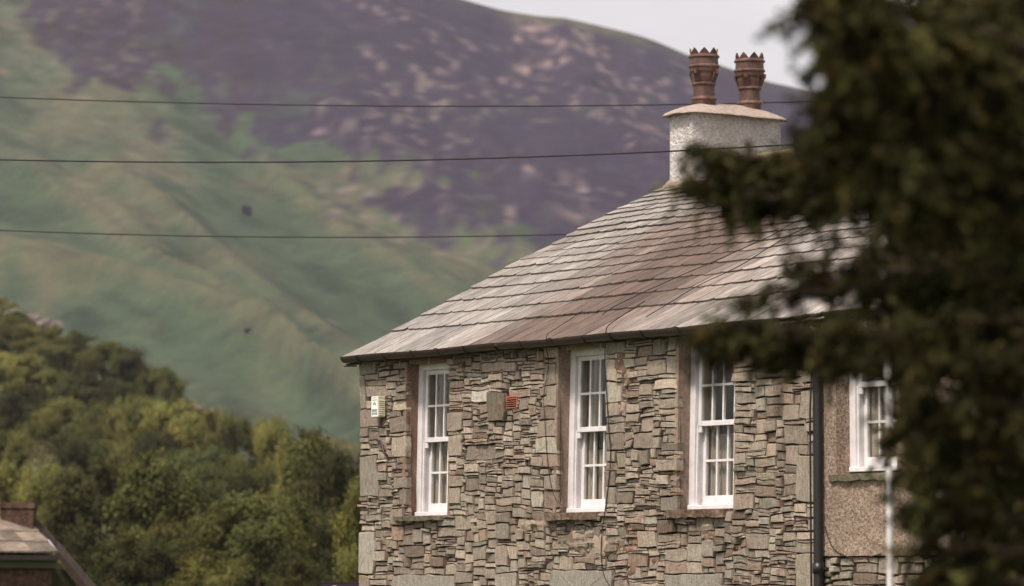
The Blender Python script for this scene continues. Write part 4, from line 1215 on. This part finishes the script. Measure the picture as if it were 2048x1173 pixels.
# px centre, py top, px width, depth, kind, colour, label
TL = [
 (12, 628, 105, 500, 'round', MD, 'dark green tree under the pale crag at the left edge'),
 (75, 650, 100, 495, 'round', OL, 'olive tree just right of the pale crag, high on the slope'),
 (140, 672, 105, 490, 'tall', MD, 'upright dark tree on the skyline right of the crag'),
 (205, 690, 110, 485, 'round', MD, 'highest dark round tree on the open skyline of the hill'),
 (262, 712, 100, 485, 'tall', DK, 'dark upright tree where the wooded skyline starts to drop'),
 (318, 745, 95, 480, 'round', MD, 'last dark tree on the skyline before the grey scree'),
 (22, 712, 120, 440, 'round', GO, 'yellow-green round tree at the left edge, second row down'),
 (92, 735, 115, 440, 'round', OL, 'olive tree in the middle of the upper left slope'),
 (165, 742, 110, 430, 'tall', DK, 'narrow dark tree among the olive crowns of the upper slope'),
 (235, 765, 110, 430, 'round', DK, 'shadowy tree below the highest round crown'),
 (300, 790, 100, 425, 'round', MD, 'mid green tree under the end of the dark skyline'),
 (45, 785, 120, 400, 'tall', DK, 'dark tall tree at left, above the pale leaning one'),
 (120, 805, 120, 395, 'round', OL, 'broad olive crown at left, level with the alarm box'),
 (190, 818, 110, 390, 'tall', MD, 'upright green tree left of the broad sunlit crowns'),
 (262, 812, 130, 380, 'round', OL, 'leftmost of the broad sunlit crowns across the mid slope'),
 (348, 808, 140, 380, 'round', GO, 'largest sunlit crown on the mid slope'),
 (425, 822, 120, 375, 'round', OL, 'sunlit crown directly right of the largest one on mid slope'),
 (487, 850, 100, 375, 'round', MD, 'green crown at the right end of the sunlit row'),
 (548, 846, 84, 340, 'round', GO, 'small round golden tree standing alone against the green fell'),
 (20, 850, 130, 330, 'round', MD, 'round green tree at the left edge, level with the golden tree'),
 (85, 905, 90, 310, 'tall', PL, 'pale grey-green leaning tree above the cottage'),
 (150, 875, 130, 330, 'round', DK, 'dark hollow crown right of the pale leaning tree'),
 (235, 872, 130, 330, 'round', MD, 'mid green tree in the centre of the wood'),
 (318, 880, 130, 320, 'round', DK, 'dark tree in the centre of the wood under the sunlit row'),
 (400, 905, 150, 300, 'round', BR, 'broad rounded green crown in the lower middle of the wood'),
 (485, 918, 130, 300, 'round', MD, 'flat green crown left of the dark conical tree'),
 (30, 945, 140, 250, 'round', GO, 'yellow-green tree just above the cottage chimney'),
 (125, 948, 150, 210, 'round', OL, 'olive tree right above the cottage side roof'),
 (215, 928, 210, 185, 'round', DK, 'large dark tree with yellowish top behind the cottage'),
 (325, 940, 190, 180, 'tall', MD, 'tall dark green tree in the middle of the front row'),
 (420, 985, 150, 190, 'round', DK, 'shaded tree between the two big front row trees'),
 (598, 898, 190, 180, 'tall', MD, 'tall conical dark tree left of the stone house'),
 (675, 925, 150, 175, 'round', DK, 'dark tree half hidden by the corner of the stone house'),
 (520, 1000, 240, 150, 'round', MD, 'wide bushy tree at the bottom in front of the conical one'),
 (300, 1075, 200, 140, 'round', DK, 'low dark bushy tree at the bottom edge right of the cottage'),
 (420, 1095, 170, 135, 'bush', OL, 'low olive bush at the bottom edge left of the wide tree'),
 (160, 1110, 120, 120, 'bush', DK, 'dark bush beside the cottage side roof'),
 (620, 1100, 170, 120, 'bush', DK, 'dark bush at the bottom edge above the purple sign'),
 (728, 985, 110, 95, 'round', OL, 'bright green leafy tree brushing the corner of the stone house'),
 (662, 878, 80, 640, 'round', PL, 'pale hazy tree at the foot of the fell, left one of two'),
 (705, 880, 80, 620, 'round', PL, 'pale hazy tree at the foot of the fell touching the house'),
 (360, 800, 60, 520, 'bush', (.10, .085, .085), 'greyish bush on the scree right of the skyline trees'),
 (430, 830, 60, 520, 'bush', (.10, .085, .085), 'greyish bush on the scree above the sunlit row'),
 (8, 592, 50, 520, 'bush', GO, 'small yellowish bush on top of the pale crag'),
]
for i, (px, py, pw, d, kd, col, lab) in enumerate(TL):
    a = (px - 1024) / F * d; top = 2.75 + (1170 - py) / F * d
    zg = float(hill_h(np.array(a), np.array(d))) if d > 225 else 0.0
    h = (top - zg) / (.99 if kd != 'bush' else .97)
    wd = pw / F * d * 1.05
    if h < wd * .8: zg = top - wd * 1.0 * .97; h = wd * 1.0
    plant(gp(a, d, zg), h, wd / (.98 if kd == 'round' else (.80 if kd == 'tall' else 1.15)), kd, i, col, lab, 'bush' if kd == 'bush' else 'tree')
for (x, y, s_, lab) in ((489, 397, 5, 'dark lone tree high on the open fellside'), (495, 743, 2.6, 'tiny dark tree low on the smooth green slope'), (612, 690, 5, 'dark thorn bush beside the gully on the green slope')):
    p = terr(x, y + 6); plant(p - ZZ * .5, s_, s_, 'round', 1, (.06, .068, .05), lab, 'tree', 'lone trees on the fellside')
# pale crag on the skyline
def crag(px, py, w, h, d, label, seed):
    rng = np.random.default_rng(seed); b = MB(); rnd = random.Random(seed)
    c = at(px, py + h * .6, d); s_ = d / F
    for k in range(9):
        o = c + RT * (k - 4) / 9 * w * s_ + ZZ * (-(k - 4) / 9 * h * s_ * 1.2 + rnd.uniform(-.15, .15) * h * s_)
        rx, rz = w * s_ * rnd.uniform(.10, .17), h * s_ * rnd.uniform(.35, .7); n = 9
        vs, fs = [], []
        for i in range(6):
            ph = -math.pi / 2 + math.pi * i / 5
            for j in range(n):
                th = 2 * math.pi * j / n; jt = rnd.uniform(.7, 1.15)
                vs.append(tuple(o + RT * rx * math.cos(th) * math.cos(ph) * jt + FH * rx * math.sin(th) * math.cos(ph) * jt + ZZ * rz * math.sin(ph) * jt))
        for i in range(5):
            for j in range(n): fs.append((i * n + j, i * n + (j + 1) % n, (i + 1) * n + (j + 1) % n, (i + 1) * n + j))
        v = rnd.uniform(.13, .22); b.add(vs, fs, (v, v * .86, v * .80))
    tag(b.build('rock_outcrop', M['mortar']), label, 'rocks')
crag(70, 628, 110, 26, 515, 'pale pinkish crag on the skyline of the wooded hill', 3)
crag(155, 690, 60, 18, 505, 'small rocky step just below the pale crag', 4)
crag(400, 812, 110, 22, 540, 'grey scree boulders between the dark skyline trees and the fell', 5)

# ------------------------------------------------------------------ foreground evergreens
def evergreen(name, base, z_top, reach, nbr, seed, leafL, label, special=(), col=(1, 1, 1), zlo=1.0, dens=1.0, back=0.5):
    """trunk at base (lateral, depth); branches with drooping sprays of small leaves"""
    rng = np.random.default_rng(seed)
    root = empty(name, tuple(gp(base[0], base[1], 0)))
    O = gp(base[0], base[1], 0)
    tb = MB()
    tb.tube([(0, 0, 0), (.02, .01, z_top * .3), (-.02, .02, z_top * .65), (0, 0, z_top)], [.16, .12, .07, .015], 10)
    br = []
    for k in range(nbr):
        z = zlo + (z_top - zlo) * rng.random() ** 1.15
        left = rng.random() < back
        th = rng.normal(math.pi, .62) if left else rng.uniform(0, 2 * math.pi)
        L = reach * (1 - .55 * max(0, (z - 4.3) / max(z_top - 4.3, .1))) * rng.uniform(.72, 1.04)
        br.append((z, th, L, rng.uniform(-.05, .22)))
    segs = []
    for (z, th, L, up) in br:
        p0 = np.array([0, 0, z - .1 * L]); dr = RT * math.cos(th) + FH * math.sin(th)
        p1 = p0 + dr * L * .55 + ZZ * (up * L); p2 = p0 + dr * L + ZZ * (up * L * .9 - .06 * L)
        segs.append((p0, p1, p2, 1.0))
    for (pa, pb, pc_2, ds) in special: segs.append((ZZ * (pa[2] - .12), np.array(pb) - O, np.array(pc_2) - O, ds))
    Ps, Ns, Cs = [], [], []
    for (p0, p1, p2, ds) in segs:
        n = 14; pts = []
        for i in range(n + 1):
            u = i / n; pts.append((1 - u) ** 2 * p0 + 2 * u * (1 - u) * p1 + u * u * p2)
        tb.tube(pts, [.022 * (1 - .85 * i / n) for i in range(n + 1)], 5)
        Lb = np.linalg.norm(p2 - p0)
        nt = int(26 * dens * ds * (Lb / .8))
        for k in range(nt):
            u = .18 + .84 * rng.random() ** .8
            c = (1 - u) ** 2 * p0 + 2 * u * (1 - u) * p1 + u * u * p2
            dd = (p2 - p0) / Lb * .6 + rng.normal(size=3) * np.array([.5, .5, .34]) ; dd[2] -= .08; dd /= np.linalg.norm(dd)
            ln = rng.uniform(.10, .24) * (1.15 - .5 * u) * leafL / .034; m = int(62 * dens)
            s_ = rng.random(m)
            P = c + dd * (s_ * ln)[:, None] + rng.normal(size=(m, 3)) * .013 * (1.25 - s_)[:, None]
            P[:, 2] -= .04 * s_ ** 2
            if rng.random() < .25: tb.tube([c, c + dd * ln], [.003, .001], 3, cap=False)
            Ps.append(P); Ns.append(rng.normal(size=(m, 3)) * .8 + ZZ * .7 - dd * .0)
            v = rng.uniform(.2, 2.1) ; h = rng.uniform(-.12, .2) if rng.random() < .93 else .6
            vv = v * rng.uniform(.6, 1.4, m)
            if rng.random() < .05: vv = vv * 2.0 + .9; h = .0
            Cs.append(np.stack([vv * (1 + h * .8), vv, vv * (1 - h * .3)], 1))
    P = np.concatenate(Ps); N = np.concatenate(Ns); C_ = np.concatenate(Cs); n = len(P)
    L = rng.uniform(.45, .95, n) * leafL
    q, tn = leaf_quads(P, N, L, L * .42, rng, C_)
    cr_ = np_mesh('crown', q, np.arange(len(q)).reshape(-1, 4), M['needle'], root, tn)
    cr_.color = col + (1,)
    tb.build('trunk', M['bark'], root)
    tag(root, label, 'tree')
    print(name, n, 'leaves')
    return root
def fp(x, y, d): return at(x, y, d)
sp = []
def br_(x0, y0, xm, ym, x1, y1, ds, d): sp.append((fp(x0, y0, d + .5), fp(xm, ym, d + .1), fp(x1, y1, d), ds))
# long low branch in front of the chimney
for (xe, ye, xm, ym, ds) in ((1395, 300, 1560, 330, .7), (1425, 330, 1600, 340, 1.0), (1385, 372, 1540, 370, .9), (1400, 402, 1520, 390, .5), (1470, 330, 1620, 350, 1.2), (1500, 380, 1640, 380, 1.2), (1480, 430, 1600, 400, .6), (1550, 412, 1660, 400, .8), (1560, 350, 1700, 370, 1.2), (1540, 318, 1700, 350, .9)):
    br_(1880, 400, xm, ym, xe + 6, ye, ds * .85, 12.6)
# low branch under the gutter
for (xe, ye, xm, ym, ds) in ((1405, 672, 1560, 685, .9), (1440, 692, 1580, 695, 1.1), (1500, 672, 1640, 670, 1.1), (1520, 706, 1640, 695, .9), (1590, 690, 1700, 680, 1.2), (1600, 722, 1720, 700, .9), (1440, 650, 1560, 660, .4)):
    br_(1880, 660, xm, ym, xe, ye, ds, 11.8)
for (xe, ye) in ((1670, 715), (1710, 700), (1750, 690), (1700, 655), (1775, 700)): br_(1980, 600, 1800, 690, xe, ye, 1.1, 11.5)
# twigs between
for (xe, ye, ds) in ((1495, 602, .45), (1545, 578, .5), (1580, 522, .4), (1615, 560, .6), (1660, 575, .5), (1665, 470, .4), (1740, 510, .7), (1760, 440, .8), (1790, 620, .9)): br_(1930, 560, 1760, 560, xe, ye, ds, 13.0)
# top left sprigs and left edge of the mass
for (xe, ye, ds) in ((1575, 48, .5), (1620, 8, .6), (1650, -15, 1.0), (1632, 90, .9), (1625, 140, 1.0), (1622, 190, 1.1), (1628, 240, 1.2), (1620, 285, 1.1), (1660, 340, 1.1), (1710, 400, 1.1), (1690, 120, 1.2), (1680, 200, 1.2), (1690, 270, 1.2), (1700, 40, 1.2), (1735, 100, 1.0), (1740, 250, 1.1), (1720, 160, 1.0), (1760, 330, 1.1), (1750, 380, 1.1)):
    br_(2050, ye * .85 + 60, 1850, ye - 10, xe + (22 if ye > 60 else 0), ye, ds, 9.8)
for (xe, ye, ds) in ((1752, 852, .25), (1830, 810, .9), (1836, 900, 1.0), (1836, 960, 1.1), (1832, 1030, 1.1), (1836, 1100, 1.1), (1840, 1160, 1.1), (1850, 740, 1.1), (1860, 850, 1.1)):
    br_(2080, ye - 30, 1930, ye - 20, xe, ye, ds, 11.0)
evergreen('evergreen_tree', (1.95, 11.4), 8.0, .78, 170, 11, .034, 'dark out-of-focus evergreen reaching in from the right with long branches', sp, (.037, .035, .012), 1.2, 1.0, .45)
sp = []
rq = random.Random(4)
for k_ in range(80):
    ye = rq.uniform(330, 660) if k_ < 40 else rq.uniform(-20, 1170); xe = rq.uniform(1800, 1960) + (60 if ye > 700 else 0)
    br_(2400, ye + 40, 2100, ye - 20, xe, ye, 1.1, rq.uniform(15.0, 16.0))
evergreen('evergreen_tree', (3.3, 15.8), 10, 1.65, 260, 12, .050, 'second evergreen behind the blurred one, filling the right edge', sp, (.038, .038, .014), 1.0, 1.15, .6)

# ------------------------------------------------------------------ haze
b = MB(); b.box((-3900, -3600, -1.0), (3500, 3900, 560.0))
M['haze'] = bpy.data.materials.new('haze_air'); M['haze'].use_nodes = True
hn = M['haze'].node_tree.nodes; hn.clear()
ho = hn.new('ShaderNodeOutputMaterial'); hv = hn.new('ShaderNodeVolumePrincipled')
hv.inputs['Color'].default_value = (0.86, 0.84, 1.0, 1); hv.inputs['Density'].default_value = 0.000055
M['haze'].node_tree.links.new(hv.outputs[0], ho.inputs['Volume'])
tag(b.build('haze', M['haze']), 'pale lilac haze over the valley', kind='stuff')
